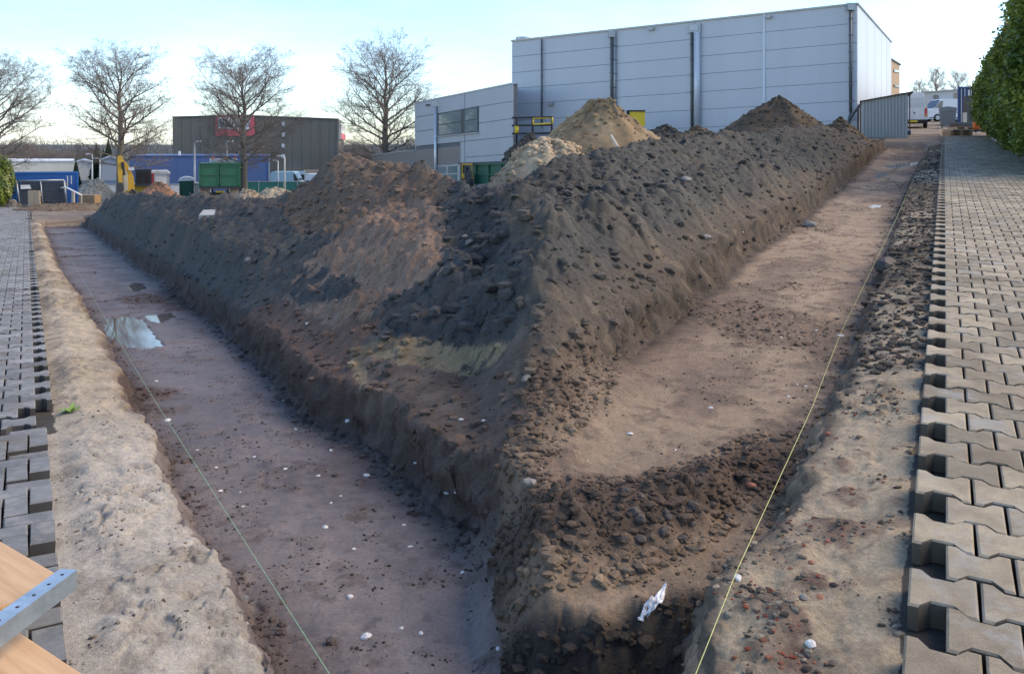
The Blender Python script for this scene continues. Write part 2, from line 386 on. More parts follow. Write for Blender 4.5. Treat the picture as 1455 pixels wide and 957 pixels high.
for poly_, sd_ in PUDDLES:                       # shallow hollows that hold water
    yp = (258 if sd_ == 'L' else 148)+(CAMZ-EF)*F/d
    mpx, mpy = sum(a for a, _ in poly_)/len(poly_), sum(b for _, b in poly_)/len(poly_)
    m_ = inpoly(px+5*n2+2*n3, yp+3*n1+2*n3, [(mpx+(a-mpx)*1.02, mpy+(b-mpy)*1.02) for a, b in poly_])
    dz = np.where(m_, -.012, dz)
Z = T['z']+dz
# soil colours (dry or wet earth as it lies there)
col = np.zeros(X.shape+(3,)); wet = np.zeros(X.shape)
def paint(m, rgb, a=1.0):
    m = (m*1.0)[..., None]*a; col[:] = col*(1-m)+np.array(rgb)*m
# ragged walls: push the steep faces in and out
vwL = np.exp(-((c-vl-.07)/.07)**2)*left; vwR = np.exp(-((k-vr-.07)/.08)**2)*(~left)
dl_ = (.075*fbm(s*1.0, Z*2.2+s*.15, 4.5, 4, 121)+.03*fbm(s, Z*2, 17, 3, 122))*clip01(wallL*1.2+vwL*.7)*(d < 30)
dr_ = (.075*fbm(sr*1.0, Z*2.2+sr*.15, 4.5, 4, 123)+.03*fbm(sr, Z*2, 17, 3, 124))*clip01(wallR*1.2+vwR*.7)*(d < 30)
X = X+cL_*dl_-cR_*dr_; Y = Y-sL_*dl_+sR_*dr_
py = HY-(Z-CAMZ)/Y*F
wx, wy = px+14*n2+9*n3+16*n1*0, py+9*fbm(X, Y, 6, 3, 83)+6*n3
paint(np.ones_like(X), (.15, .125, .10))
paint(reg == 0, (.16, .13, .105)); paint((reg == 0)*sstep(-.2, .4, n1), (.22, .18, .13))
paint((reg == 1) | (reg == 2), (.07, .062, .052))
# left floor: mauve wet clay
fmud = (.140, .113, .102)
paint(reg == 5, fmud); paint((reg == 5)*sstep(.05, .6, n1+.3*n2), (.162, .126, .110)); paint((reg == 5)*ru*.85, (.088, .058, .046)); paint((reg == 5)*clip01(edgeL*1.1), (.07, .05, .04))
paint((reg == 5)*clip01(rutL)*.45*sstep(.0, .35, n2)*sstep(.0, .3, fbm(s, c*0, .5, 3, 181)), (.08, .058, .047)); pat5 = fbm(s*.55, c*1.2, 1.5, 5, 182); spk = fbm(X, Y, 13, 3, 183); paint((reg == 5)*sstep(.08, .34, pat5+.35*spk)*.7, (.095, .070, .060)); paint((reg == 5)*sstep(.12, .4, -pat5+.2*spk)*.45, (.175, .145, .132)); paint((reg == 5)*sstep(.3, .5, spk+.5*n2)*.6, (.085, .062, .052))
wet += (reg == 5)*(.72-.45*ru-.3*clip01(edgeL))*(1-.25*sstep(0, .5, n2))
# right floor: tan clay
paint(reg == 6, (.285, .208, .136)); pat6 = fbm(sr*.6, k*1.3, 1.1, 5, 72); paint((reg == 6)*sstep(-.02, .25, pat6+.2*n2)*.85, (.185, .130, .09)); paint((reg == 6)*sstep(.12, .4, -pat6)*.6, (.34, .25, .17)); paint((reg == 6)*sstep(.22, .45, fbm(X, Y, 12, 3, 184)+.55*n2)*.65, (.14, .098, .068)); paint((reg == 6)*ru*.7, (.14, .096, .066))
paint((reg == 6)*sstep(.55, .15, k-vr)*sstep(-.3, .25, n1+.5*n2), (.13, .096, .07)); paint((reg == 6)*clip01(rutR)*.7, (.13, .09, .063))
paint((reg == 6)*clip01(np.maximum(crumb*1.2, frontR)), (.085, .058, .04)); paint((reg == 6)*np.exp(-((d-T['dp']-.10)/.09)**2)*.75*(px < 1010)*T['inside'], (.235, .168, .108))
paint((reg == 6)*pitm, (.05, .04, .031)); paint((reg == 6)*pitm*sstep(.05, .4, n2+.5*n1)*.7, (.085, .066, .048))
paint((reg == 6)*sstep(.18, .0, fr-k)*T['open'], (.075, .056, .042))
wet += (reg == 6)*.18
# verges: sand
paint(reg == 3, (.40, .335, .245)); paint((reg == 3)*sstep(.05, .45, n1+.5*n2)*.7, (.33, .27, .19)); paint((reg == 3)*sstep(.35, .7, n3+.5*n2)*.5, (.2, .16, .12))
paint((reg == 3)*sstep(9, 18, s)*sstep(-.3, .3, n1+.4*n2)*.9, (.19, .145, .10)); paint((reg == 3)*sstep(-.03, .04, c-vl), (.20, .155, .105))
paint((reg == 3)*sstep(7, 5.0, s)*.75, (.41, .375, .32)); paint((reg == 3)*(1-crk)*.45, (.22, .175, .125)); paint((reg == 3)*sstep(.28, .5, fbm(X, Y, 3.3, 4, 69))*.55, (.27, .225, .17))
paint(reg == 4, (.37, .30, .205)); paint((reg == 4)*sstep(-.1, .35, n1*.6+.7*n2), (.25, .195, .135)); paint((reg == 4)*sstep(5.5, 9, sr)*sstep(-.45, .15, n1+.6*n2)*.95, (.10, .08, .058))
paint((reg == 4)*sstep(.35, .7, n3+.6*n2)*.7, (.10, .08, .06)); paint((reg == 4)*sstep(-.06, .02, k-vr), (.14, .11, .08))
paint((reg == 4)*(1-crk)*.5, (.16, .125, .09)); paint((reg == 4)*np.exp(-((k-.36+.10*n1)/.07)**2)*sstep(4.6, 3.9, sr)*sstep(-.25, .2, n2+.3*n3)*.9, (.15, .095, .07))
# left spoil
dark, brown, grav, blk, olive, red = (.060, .059, .056), (.115, .083, .060), (.205, .142, .102), (.052, .052, .052), (.235, .178, .105), (.118, .076, .058)
paint(reg == 7, dark); paint((reg == 7)*sstep(.1, .5, n1+.3*n2)*.7, (.088, .074, .062))
pg = inpoly(wx, wy, [(598, 284), (634, 296), (630, 340), (624, 384), (592, 404), (560, 440), (520, 446), (470, 462), (420, 436), (398, 424), (440, 366), (500, 312), (560, 288)])
pb = inpoly(wx, wy, [(640, 262), (740, 255), (740, 486), (640, 474), (560, 482), (528, 446), (560, 424), (622, 392), (634, 310)]) | inpoly(wx, wy, [(392, 404), (440, 372), (520, 398), (500, 424), (430, 436)])*(n2 > -.05)
po = inpoly(wx, wy, [(498, 500), (556, 478), (640, 488), (740, 488), (740, 548), (640, 566), (560, 566), (508, 546)])
pr = inpoly(wx, wy, [(330, 452), (400, 426), (470, 440), (540, 440), (530, 480), (500, 505), (520, 560), (760, 560), (760, 760), (600, 690), (440, 560)])
pbr = inpoly(wx, wy, [(398, 296), (420, 270), (480, 210), (520, 218), (660, 248), (650, 285), (600, 292), (540, 300), (480, 330), (420, 330)])
m7 = reg == 7
paint(m7 & pbr, brown); paint(m7 & pr, red); paint(m7 & pg, grav); paint(m7 & pg & (n3+.4*n2 > .28), (.15, .105, .078)); paint(m7 & pb, blk); paint(m7 & po, olive)
paint((m7 & po)*sstep(.15, .4, n2+.4*n1)*.85, (.11, .085, .055)); paint((m7 & po)*sstep(.3, .5, -n2+.3*n3)*.9, (.06, .056, .05))
paint(m7*sstep(.10, .0, c-fl-.06)*(~po), (.088, .062, .048))
paint((m7 & (px > 520) & (hz < .12)), (.10, .072, .056)); paint((m7 & (px > 520) & (hz < .12))*sstep(.0, .5, n2+n1), (.14, .105, .08))
r7 = reg.copy(); r7[m7 & pbr & (d > 9)] = 9; r7[m7 & pg] = 10; r7[m7 & pb & (px > 520)] = 11; reg = r7
# right spoil
m8 = reg == 8
paint(m8, (.058, .055, .048)); paint(m8*sstep(.05, .5, n1+.3*n2)*.75, (.09, .075, .058)); paint(m8*sstep(.30, .02, hz)*.85, (.088, .065, .046))
paint(m8*sstep(.25, .6, -n1+.2*n3)*.6, (.05, .047, .042)); paint(m8*sstep(.1, .5, n2-.2*n1)*sstep(.35, .1, hz)*.6, (.15, .115, .075))
lump = clip01(.6*clod+.5*big*.6)
paint((reg >= 7)*lump*.25, (.12, .112, .10))
# one mesh object for every region, cut from the same sheet
nr, nc = X.shape
idx = np.arange(nr*nc).reshape(nr, nc)
quads = np.stack([idx[:-1, :-1], idx[:-1, 1:], idx[1:, 1:], idx[1:, :-1]], -1).reshape(-1, 4)
freg = reg[:-1, :-1].reshape(-1)
col *= np.where(reg >= 7, 1.28, 1.18)[..., None]
pos = np.stack([X, Y, Z], -1).reshape(-1, 3); colf = col.reshape(-1, 3); wetf = wet.reshape(-1)
def soil_mesh(name, verts, faces, colors, wets):
    me = bpy.data.meshes.new(name)
    me.vertices.add(len(verts)); me.vertices.foreach_set('co', np.asarray(verts, np.float32).ravel())
    nf = len(faces); kf = faces.shape[1]
    me.loops.add(nf*kf); me.loops.foreach_set('vertex_index', faces.astype(np.int32).ravel())
    me.polygons.add(nf); me.polygons.foreach_set('loop_start', np.arange(0, nf*kf, kf, dtype=np.int32))
    me.polygons.foreach_set('use_smooth', np.ones(nf, bool))
    me.update(calc_edges=True); me.validate()
    a = me.attributes.new('soil', 'FLOAT_COLOR', 'POINT'); a.data.foreach_set('color', np.concatenate([colors, np.ones((len(colors), 1))], 1).astype(np.float32).ravel())
    a = me.attributes.new('wet', 'FLOAT', 'POINT'); a.data.foreach_set('value', np.asarray(wets, np.float32))
    me.materials.append(SOIL); return me
def region(ids, name):
    f = quads[np.isin(freg, ids)]
    u, inv = np.unique(f, return_inverse=True)
    return link(name, soil_mesh(name, pos[u], inv.reshape(-1, 4), colf[u], wetf[u]), None)
ground = tag(region([0], 'ground'), kind='structure')
paving_l = tag(region([1], 'pavement'), kind='structure')
paving_r = tag(region([2], 'pavement'), kind='structure')
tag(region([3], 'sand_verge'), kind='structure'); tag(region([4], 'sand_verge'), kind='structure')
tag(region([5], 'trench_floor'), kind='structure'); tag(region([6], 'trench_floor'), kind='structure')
bank_l = tag(region([7], 'spoil_bank'), 'long dark bank of dug soil beside the wet mauve trench', 'soil bank')
bank_r = tag(region([8], 'spoil_bank'), 'long dark bank of dug soil between tan trench and grey warehouse', 'soil bank')
heap_b = tag(region([9], 'soil_heap'), 'tall brown soil heap rising above the dark bank towards wood-clad building', 'soil heap')
heap_g = tag(region([10], 'gravel_heap'), 'light brown gravelly slope spilling down from the tall brown heap', 'gravel heap')
heap_k = tag(region([11], 'clay_heap'), 'black lumpy clay heap beside the light brown gravelly slope', 'clay heap')

# ground far out: same surface, coarse, to the horizon
def far_ground():
    xs = np.concatenate([np.linspace(-3000, -300, 8), np.linspace(-240, 240, 33), np.linspace(300, 3000, 8)])
    ys = np.concatenate([[74.5, 80, 88, 96, 105, 120, 140, 170, 220], np.linspace(300, 5000, 10)])
    Xf, Yf = np.meshgrid(xs, ys); pf = CX+F*Xf/Yf
    w_ = sstep(560, 900, pf)
    zf = -SL*np.minimum(Yf, 190)*(1-w_)+SL*np.minimum(Yf, 92)*w_-.02
    v = np.stack([Xf, Yf, zf], -1).reshape(-1, 3); i = np.arange(len(v)).reshape(Xf.shape)
    q = np.stack([i[:-1, :-1], i[:-1, 1:], i[1:, 1:], i[1:, :-1]], -1).reshape(-1, 4)
    tag(link('ground', soil_mesh('ground', v, q, np.tile((.13, .12, .09), (len(v), 1)), np.zeros(len(v))), None), kind='structure')
far_ground()
# height lookup on the finished sheet
LR = np.log(rows)
def surf(x, y):
    p_ = CX+F*x/y
    j = int(np.clip(np.searchsorted(cols, p_)-1, 0, nc-2)); i = int(np.clip(np.searchsorted(rows, y)-1, 0, nr-2))
    a, b = clip01((p_-cols[j])/(cols[j+1]-cols[j])), clip01((y-rows[i])/(rows[i+1]-rows[i]))
    return float((Z[i, j]*(1-a)+Z[i, j+1]*a)*(1-b)+(Z[i+1, j]*(1-a)+Z[i+1, j+1]*a)*b)
def hit(px_, py_):
    """first point of the finished sheet along a photo ray"""
    j = int(np.clip(round(float(np.interp(px_, cols, np.arange(nc)))), 0, nc-1))
    ray = CAMZ+(HY-py_)/F*rows
    m = np.nonzero(Z[:, j] >= ray)[0]
    i = m[0] if len(m) else nr-1
    return P(px_, py_, rows[i])

# ------------------------------------------------------------------ paving stones
def paver_material(name, base, moss):
    m, n, l, b = new_mat(name)
    ge = n.new('ShaderNodeNewGeometry'); at = n.new('ShaderNodeAttribute'); at.attribute_name = 'tone'
    def noise(sc, det, ro):
        t = n.new('ShaderNodeTexNoise'); t.inputs['Scale'].default_value = sc; t.inputs['Detail'].default_value = det; t.inputs['Roughness'].default_value = ro
        l.new(ge.outputs['Position'], t.inputs['Vector']); return t.outputs['Fac']
    def rng(f, a, b_, c, d_):
        t = n.new('ShaderNodeMapRange'); l.new(f, t.inputs[0])
        for i, v in enumerate((a, b_, c, d_)): t.inputs[i+1].default_value = v
        return t.outputs[0]
    def mul(a, b_):
        t = n.new('ShaderNodeMath'); t.operation = 'MULTIPLY'; l.new(a, t.inputs[0]); l.new(b_, t.inputs[1]); return t.outputs[0]
    g = noise(260, 3, .7); k = noise(9, 6, .7); h = noise(1.3, 4, .6)
    f = mul(mul(mul(rng(g, .3, .7, .72, 1.28), rng(k, .3, .7, .76, 1.24)), rng(h, .3, .7, .85, 1.15)), at.outputs['Fac'])
    vm = n.new('ShaderNodeVectorMath'); vm.operation = 'SCALE'; vm.inputs[0].default_value = base; l.new(f, vm.inputs['Scale'])
    # pale lime and mortar smears
    sm = noise(4.2, 7, .72); r = rng(sm, .52, .64, 0, .6)
    mx = n.new('ShaderNodeMixRGB'); l.new(r, mx.inputs[0]); l.new(vm.outputs[0], mx.inputs[1]); mx.inputs[2].default_value = (.36, .35, .32, 1)
    ds = noise(2.3, 5, .65); r3 = rng(ds, .48, .70, 0, .75 if moss else .5)
    m3 = n.new('ShaderNodeMixRGB'); l.new(r3, m3.inputs[0]); l.new(mx.outputs[0], m3.inputs[1]); m3.inputs[2].default_value = (.17, .125, .075, 1)
    out = m3.outputs[0]
    if moss:
        am = n.new('ShaderNodeAttribute'); am.attribute_name = 'moss'
        r4 = mul(rng(noise(3.1, 6, .7), .38, .60, 0, .8), am.outputs['Fac'])
        m4 = n.new('ShaderNodeMixRGB'); l.new(r4, m4.inputs[0]); l.new(out, m4.inputs[1]); m4.inputs[2].default_value = (.085, .10, .030, 1); out = m4.outputs[0]
    # shade of the recesses between stones, put into the colour of their sides
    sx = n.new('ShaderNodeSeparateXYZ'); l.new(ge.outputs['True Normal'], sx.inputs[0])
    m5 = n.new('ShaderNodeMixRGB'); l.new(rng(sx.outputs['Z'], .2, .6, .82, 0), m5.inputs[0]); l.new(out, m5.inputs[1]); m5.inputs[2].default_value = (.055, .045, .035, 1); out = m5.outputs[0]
    l.new(out, b.inputs['Base Color']); b.inputs['Roughness'].default_value = .85
    bp = n.new('ShaderNodeBump'); bp.inputs['Distance'].default_value = .004; bp.inputs['Strength'].default_value = .8
    l.new(g, bp.inputs['Height']); l.new(bp.outputs[0], b.inputs['Normal'])
    return m
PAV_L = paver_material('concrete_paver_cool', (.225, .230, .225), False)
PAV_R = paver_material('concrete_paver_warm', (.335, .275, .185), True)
def bone(L=.2, pitch=.2, A=.02, j=.005):
    h, q, t, w = L/2-j, L/4, .016, pitch/2-j
    top = [(-h, w+A), (-q-t, w+A), (-q+t, w-A), (q-t, w-A), (q+t, w+A), (h, w+A)]
    return top+[(x, -y) for x, y in reversed(top)]
def rect(L, W, j=.004): return [(-L/2+j, W/2-j), (L/2-j, W/2-j), (L/2-j, -W/2+j), (-L/2+j, -W/2+j)]
def block_geo(out, ch=.006, th=.08):
    n = len(out); r = 1-ch/.085
    v = [(x, y, -th) for x, y in out]+[(x, y, -ch) for x, y in out]+[(x*r, y*r, 0) for x, y in out]
    f = [tuple(range(3*n-1, 2*n-1, -1))]
    for a in (0, n):
        for i in range(n): f.append((a+i, a+(i+1) % n, a+n+(i+1) % n, a+n+i))
    f = [tuple(reversed(q_)) for q_ in f]
    return np.array(v), f
def add_float(me, name, vals):
    a = me.attributes.new(name, 'FLOAT', 'POINT'); a.data.foreach_set('value', np.asarray(vals, np.float32))
def block_mesh(out, tone, material):
    v, f = block_geo(out); me = bpy.data.meshes.new('paver'); me.from_pydata(v.tolist(), [], f)
    bm = bmesh.new(); bm.from_mesh(me); bmesh.ops.recalc_face_normals(bm, faces=list(bm.faces)); bm.to_mesh(me); bm.free()
    add_float(me, 'tone', [tone]*len(v)); add_float(me, 'moss', [0.0]*len(v)); me.materials.append(material); return me
def place(frame_to, flip, slope, s, c, z, rz, tilt):
    x, y = frame_to(s, c)
    sd = Vector((sL_, cL_, 0)) if not flip else Vector((sR_, cR_, 0))
    cd = Vector((cL_, -sL_, 0)) if not flip else Vector((cR_, -sR_, 0))
    for v in (sd, cd): v.z = slope*v.y
    up = cd.cross(sd).normalized()
    M = Matrix((cd.normalized().to_4d(), sd.normalized().to_4d(), up.to_4d(), (0, 0, 0, 1))).transposed()
    M[0][3] = M[1][3] = M[2][3] = 0; M[3] = (0, 0, 0, 1)
    return Matrix.Translation((x, y, slope*y+z)) @ M @ Matrix.Rotation(rz, 4, 'Z') @ Matrix.Rotation(tilt[0], 4, 'X') @ Matrix.Rotation(tilt[1], 4, 'Y')
def in_view(M):
    p = M.translation
    if p.y < .3: return False
    a, b = CX+F*p.x/p.y, HY-(p.z-CAMZ)/p.y*F
    return -14 < a < 1470 and b < 985
def lay(spec, parent, material):
    """spec: (outline key, matrix). the 300 that show largest are single stones, the rest one joined part"""
    outs = {'bone': bone(), 'bone_half': bone(), 'brick': rect(.2, .1), }
    vis = [t for t in spec if in_view(t[1])]; hid = [t for t in spec if not in_view(t[1])]
    vis.sort(key=lambda t: t[1].translation.y)
    protos = {}
    rest = []
    for i, (key, M, tone, moss) in enumerate(vis):
        if i >= 300: rest.append((key, M, tone, moss)); continue
        tk = (key, int(tone*12))
        if tk not in protos: protos[tk] = block_mesh(outs[key], tone, material)
        o = bpy.data.objects.new('paver', protos[tk]); C.objects.link(o); o.parent = parent; o.matrix_basis = M
    rest += hid
    V, Fc, tn, ms, n0 = [], [], [], [], 0
    geo = {k_: block_geo(o_, .006) for k_, o_ in outs.items()}
    for key, M, tone, moss in rest:
        v, f = geo[key]; A = np.array(M)
        V.append(v @ A[:3, :3].T+A[:3, 3]); Fc += [tuple(i+n0 for i in q_) for q_ in f]; tn += [tone]*len(v); ms += [moss]*len(v); n0 += len(v)
    me = bpy.data.meshes.new('far_pavers'); me.from_pydata(np.concatenate(V).tolist(), [], Fc)
    bm = bmesh.new(); bm.from_mesh(me); bmesh.ops.recalc_face_normals(bm, faces=list(bm.faces)); bm.to_mesh(me); bm.free()
    add_float(me, 'tone', tn); add_float(me, 'moss', ms); me.materials.append(material)
    tag(link('far_pavers', me, None, parent), kind='stuff')
rp = random.Random(21)
spec = []
def jit(a=.006): return (rp.gauss(0, a), rp.gauss(0, a))
i = 0; s_ = 6.1
while s_ < 57.5:
    off = .06 if i % 2 == 0 else .16
    for j in range(14):
        cc = off-.1-.2*j
        lost = (j == 0 and i % 2 and rp.random() < .06)
        if not lost:
            spec.append(('bone', place(toL, False, -SL, s_, cc, rp.gauss(0, .0025)-(.012 if s_ < 6.3 else 0), rp.gauss(0, .006), jit()), rp.choice((.68, .82, .92, 1.0, 1.08, 1.24)), 0.0))
    s_ += .2; i += 1
U = .104
for a in range(-60, 60):
    for b_ in range(-60, 60):
        x0, y0 = a+2*b_, a-2*b_
        for (w_, h_) in ((2, 1), (1, 2)):
            xx, yy = (x0, y0) if w_ == 2 else (x0, y0+1)
            xe, ye = xx+w_, yy+h_
            c_lo, c_hi, s_lo, s_hi = .115-(-xx)*U, .115+xe*U, 1.5+yy*U*1.22, 1.5+ye*U*1.22
            if xe > 0 or xe < -14 or s_lo < 1.5 or s_hi > 5.98: continue
            sc_, cc_ = (s_lo+s_hi)/2, .115+(xx+xe)/2*U
            M = place(toL, False, -SL, sc_, cc_, -.012+rp.gauss(0, .004)-.010*(xe == 0), rp.gauss(0, .012), jit(.014))
            if w_ == 2: M = M @ Matrix.Diagonal((U/.1, 1.22*U/.1, 1, 1))
            else: M = M @ Matrix.Rotation(math.pi/2, 4, 'Z') @ Matrix.Diagonal((1.22*U/.1, U/.1, 1, 1))
            spec.append(('brick', M, rp.choice((.62, .7, .78, .85, .95)), 0.0))
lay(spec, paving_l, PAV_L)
spec = []; i = 0; s_ = 1.9
while s_ < 43.5:
    off = .0 if i % 2 == 0 else -.105
    for j in range(11):
        kk = off+.1+.2*j
        if s_ > 40 and j < 3: pass
        ms = float(sstep(.7, 1.7, np.array(kk))*sstep(9, 20, np.array(s_)))*1.0
        M = place(toR, True, SL, s_, -kk, rp.gauss(0, .002), rp.gauss(0, .006), jit())
        spec.append(('bone', M, rp.choice((.70, .84, .93, 1.0, 1.07, 1.22)), ms))
    s_ += .2; i += 1
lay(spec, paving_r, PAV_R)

# ------------------------------------------------------------------ loose clods, stones, crumbs
def rock_geo(seed, sub=1, flat=.75, rough=.28):
    rr = random.Random(seed); bm = bmesh.new(); bmesh.ops.create_icosphere(bm, subdivisions=sub, radius=1)
    for v in bm.verts:
        v.co *= 1+rr.uniform(-rough, rough); v.co.z *= flat
    vs = np.array([v.co[:] for v in bm.verts]); fs = np.array([[v.index for v in f.verts] for f in bm.faces]); bm.free(); return vs, fs
ROCKS = [rock_geo(k_, 1) for k_ in range(8)]
def scatter(name, parent, ids, n, rmin, rmax, tint, seed, cond=None, power=2.2, sink=.1, maxd=40):
    """crumbs lying on a region of the sheet, denser where the camera is near; one joined part"""
    rg = np.random.default_rng(seed)
    m = np.isin(reg, ids) & (d < maxd) & (px > -60) & (px < 1520)
    if cond is not None: m &= cond
    jj = np.nonzero(m.ravel())[0]
    if not len(jj): return
    wgt = (d.ravel()[jj])**1.1
    jj = rg.choice(jj, size=n, p=wgt/wgt.sum())
    V, Fc, Cl, n0 = [], [], [], 0
    for q_ in jj:
        v, f = ROCKS[rg.integers(8)]
        r = rmin*(rmax/rmin)**(rg.random()**power)
        a = rg.random()*6.283; ca, sa = math.cos(a), math.sin(a)
        vv = v*r*np.array([rg.uniform(.7, 1.3), rg.uniform(.7, 1.3), rg.uniform(.6, 1.1)])
        vv = vv @ np.array([[ca, sa, 0], [-sa, ca, 0], [0, 0, 1]])
        p = pos[q_]+np.array([0, 0, r*sink])
        V.append(vv+p); Fc.append(f+n0); n0 += len(v)
        base = colf[q_]*rg.uniform(.75, 1.35) if tint is None else np.array(tint[rg.integers(len(tint))])*rg.uniform(.8, 1.2)
        Cl.append(np.tile(base, (len(v), 1)))
    me = soil_mesh(name, np.concatenate(V), np.concatenate(Fc), np.concatenate(Cl), np.zeros(n0))
    me.polygons.foreach_set('use_smooth', np.zeros(len(me.polygons), bool))
    return tag(link(name, me, None, parent), kind='stuff')
scatter('soil_clods', bank_l, [7], 9000, .008, .055, None, 1, power=3)
scatter('soil_clods', heap_b, [9], 3000, .010, .06, None, 2, power=3)
scatter('gravel', heap_g, [10], 5000, .007, .03, None, 3, power=2.6)
scatter('clay_lumps', heap_k, [11], 3600, .010, .085, None, 4, power=2.6)
scatter('soil_clods', bank_r, [8], 14000, .008, .07, None, 5, power=3)
sf = [o for o in C.objects if o.name.startswith('trench_floor')]
sv = [o for o in C.objects if o.name.startswith('sand_verge')]
scatter('crumbs', sf[0], [5], 2600, .006, .028, None, 6, cond=(edgeL > .35) | (ru > .4))
scatter('crumbs', sf[1], [6], 3000, .006, .026, None, 7, cond=(ru > .35) | (k-vr < .25))
scatter('soil_clods', sf[1], [6], 4200, .006, .034, None, 8, cond=(crumb > .3) | (frontR > .3) | (pitm > .6), power=2.4)
scatter('crumbs', sf[0], [5], 3000, .003, .010, [(.07, .05, .042), (.1, .075, .06), (.05, .04, .035)], 61, cond=(n2+.5*n1 > .05), maxd=14)
scatter('crumbs', sf[1], [6], 3200, .003, .010, [(.11, .08, .055), (.08, .06, .045), (.2, .15, .1)], 62, cond=(n2+.5*n1 > .0), maxd=16)
scatter('pebbles', sv[0], [3], 1300, .003, .011, [(.30, .26, .2), (.12, .1, .09), (.2, .15, .1), (.42, .38, .31)], 9, cond=(n2+.4*n1 > .05))
scatter('pebbles', sv[1], [4], 2600, .003, .018, [(.24, .2, .15), (.07, .06, .05), (.14, .11, .085), (.36, .3, .22)], 10, cond=(n2+.4*n1 > -.02))
scatter('brick_crumbs', sv[1], [4], 150, .005, .013, [(.30, .075, .04), (.24, .09, .06), (.34, .14, .08)], 11, cond=(sr < 5.2) & (k > .2) & (n2 > .0), maxd=6)
scatter('soil_clods', sv[1], [4], 2200, .010, .045, [(.065, .055, .045), (.10, .08, .06)], 12, cond=(sr > 5.5))
# single stones one can point at
ROCK_ME = {}
def stone(name, px_, py_, r, colr, label, cat, group=None, flat=.6, seed=0, rough=.3):
    p = hit(px_, py_)
    key = (colr, seed % 5, flat)
    if key not in ROCK_ME:
        v, f = rock_geo(seed+100, 2, flat, rough*.5)
        me = bpy.data.meshes.new(name); me.from_pydata(v.tolist(), [], f.tolist()); ROCK_ME[key] = me
        me.materials.append(mat('stone_%s' % colr, {'white': (.72, .70, .65), 'grey': (.15, .145, .135), 'dark': (.075, .06, .05), 'red': (.33, .12, .07), 'pale': (.27, .245, .21)}[colr], .7, var=.2, scale=2, bump=.4, bscale=6))
    o = bpy.data.objects.new(name, ROCK_ME[key]); C.objects.link(o)
    rr = random.Random(seed*7+int(px_))
    o.location = (p.x, p.y, p.z+r*.25); o.scale = (r*rr.uniform(.75, 1.35), r*rr.uniform(.75, 1.3), r); o.rotation_euler = (rr.uniform(-.3, .3), rr.uniform(-.3, .3), rr.uniform(0, 6))
    return tag(o, label, cat, group)
for n_, (a, b_, r) in enumerate([(503, 781, 5), (462, 750, 6), (495, 598, 6), (361, 650, 4), (238, 598, 5), (438, 461, 5), (520, 905, 8), (497, 849, 8), (570, 893, 4), (404, 570, 3), (421, 575, 3), (455, 573, 3), (307, 665, 4), (405, 667, 4), (452, 677, 4), (521, 676, 5), (484, 705, 3), (470, 715, 3), (574, 746, 3), (583, 777, 4), (657, 814, 4), (598, 900, 5), (708, 922, 5), (634, 701, 4), (342, 700, 3), (648, 700, 4), (313, 698, 4), (330, 832, 3), (348, 886, 5), (655, 597, 5), (687, 598, 4), (345, 720, 3), (590, 658, 3), (222, 542, 3), (280, 640, 3), (420, 610, 3), (470, 640, 3)]):
    p = hit(a, b_)
    stone('white_stone', a, b_, r*p.y/F*.8, 'white', 'small white stone chip lying on the mauve mud', 'stone', 'white stone chips on the mud', .55, n_ % 5)
for n_, (a, b_, r) in enumerate([(766, 667, 5), (895, 617, 5), (1133, 547, 3), (1120, 564, 4), (830, 593, 5), (1145, 549, 3), (1010, 580, 4), (1110, 480, 3), (1049, 699, 4), (1060, 636, 3), (1160, 470, 3), (1055, 330, 3), (835, 655, 3), (960, 640, 3)]):
    p = hit(a, b_)
    stone('white_stone', a, b_, r*p.y/F*.8, 'white', 'small white stone chip lying on the tan clay', 'stone', 'white stone chips on the tan clay', .55, n_ % 5)
def S1(name, a, b_, r, colr, label, seed, flat=.6):
    p = hit(a, b_); return stone(name, a, b_, r*p.y/F, colr, label, 'stone', None, flat, seed)
S1('stone', 1048, 823, 8, 'white', 'white stone holding the yellow string down at the pit edge', 1, .7)
S1('stone', 1195, 479, 5, 'white', 'white stone on the yellow string beside the sandy verge edge', 2)
S1('stone', 1152, 917, 9, 'white', 'smooth white pebble on the sand near red brick crumbs', 3)
S1('stone', 342, 854, 10, 'grey', 'pale grey stone in dark mud at the sand verge foot', 4)
S1('stone', 470, 914, 9, 'dark', 'dark brown round clod beside the green string', 6, .85)
S1('stone', 380, 928, 9, 'dark', 'dark clod against the foot of the sand verge', 7, .8)
S1('stone', 753, 688, 11, 'pale', 'pale sandy stone on the brown crumbly ramp', 8)
S1('stone', 748, 540, 8, 'grey', 'rounded grey stone low on the dark bank', 9, .7)
S1('stone', 667, 346, 8, 'grey', 'angular grey stone on the black clay heap', 11)
S1('stone', 661, 338, 6, 'pale', 'pale flat stone on the black clay heap', 12)
S1('stone', 353, 371, 7, 'grey', 'grey cobble on the dark bank near the gravelly slope', 13)
S1('stone', 1003, 339, 7, 'pale', 'pale stone half buried in the dark bank', 14)
S1('stone', 975, 256, 6, 'pale', 'pale chunk high on the dark bank slope', 15)
S1('stone', 1068, 692, 8, 'red', 'reddish brick piece at the end of the clod ridge', 16)
S1('stone', 1142, 850, 8, 'pale', 'pale grey pebble among red brick crumbs', 17)
S1('clod', 1258, 381, 14, 'dark', 'black clod on the sandy verge beside the yellow string', 18, .8)
S1('stone', 1150, 322, 12, 'grey', 'grey clod fallen onto the tan trench floor', 19, .5)
for n_ in range(16):
    rr = random.Random(n_+300); a, b_ = rr.uniform(880, 1040), rr.uniform(700, 770)
    p = hit(a, b_); stone('soil_clod', a, b_, rr.uniform(6, 11)*p.y/F, 'dark', 'dark rounded clod in the crumbly ridge across the trench end', 'clod', 'clods in the ridge', .8, n_ % 5)
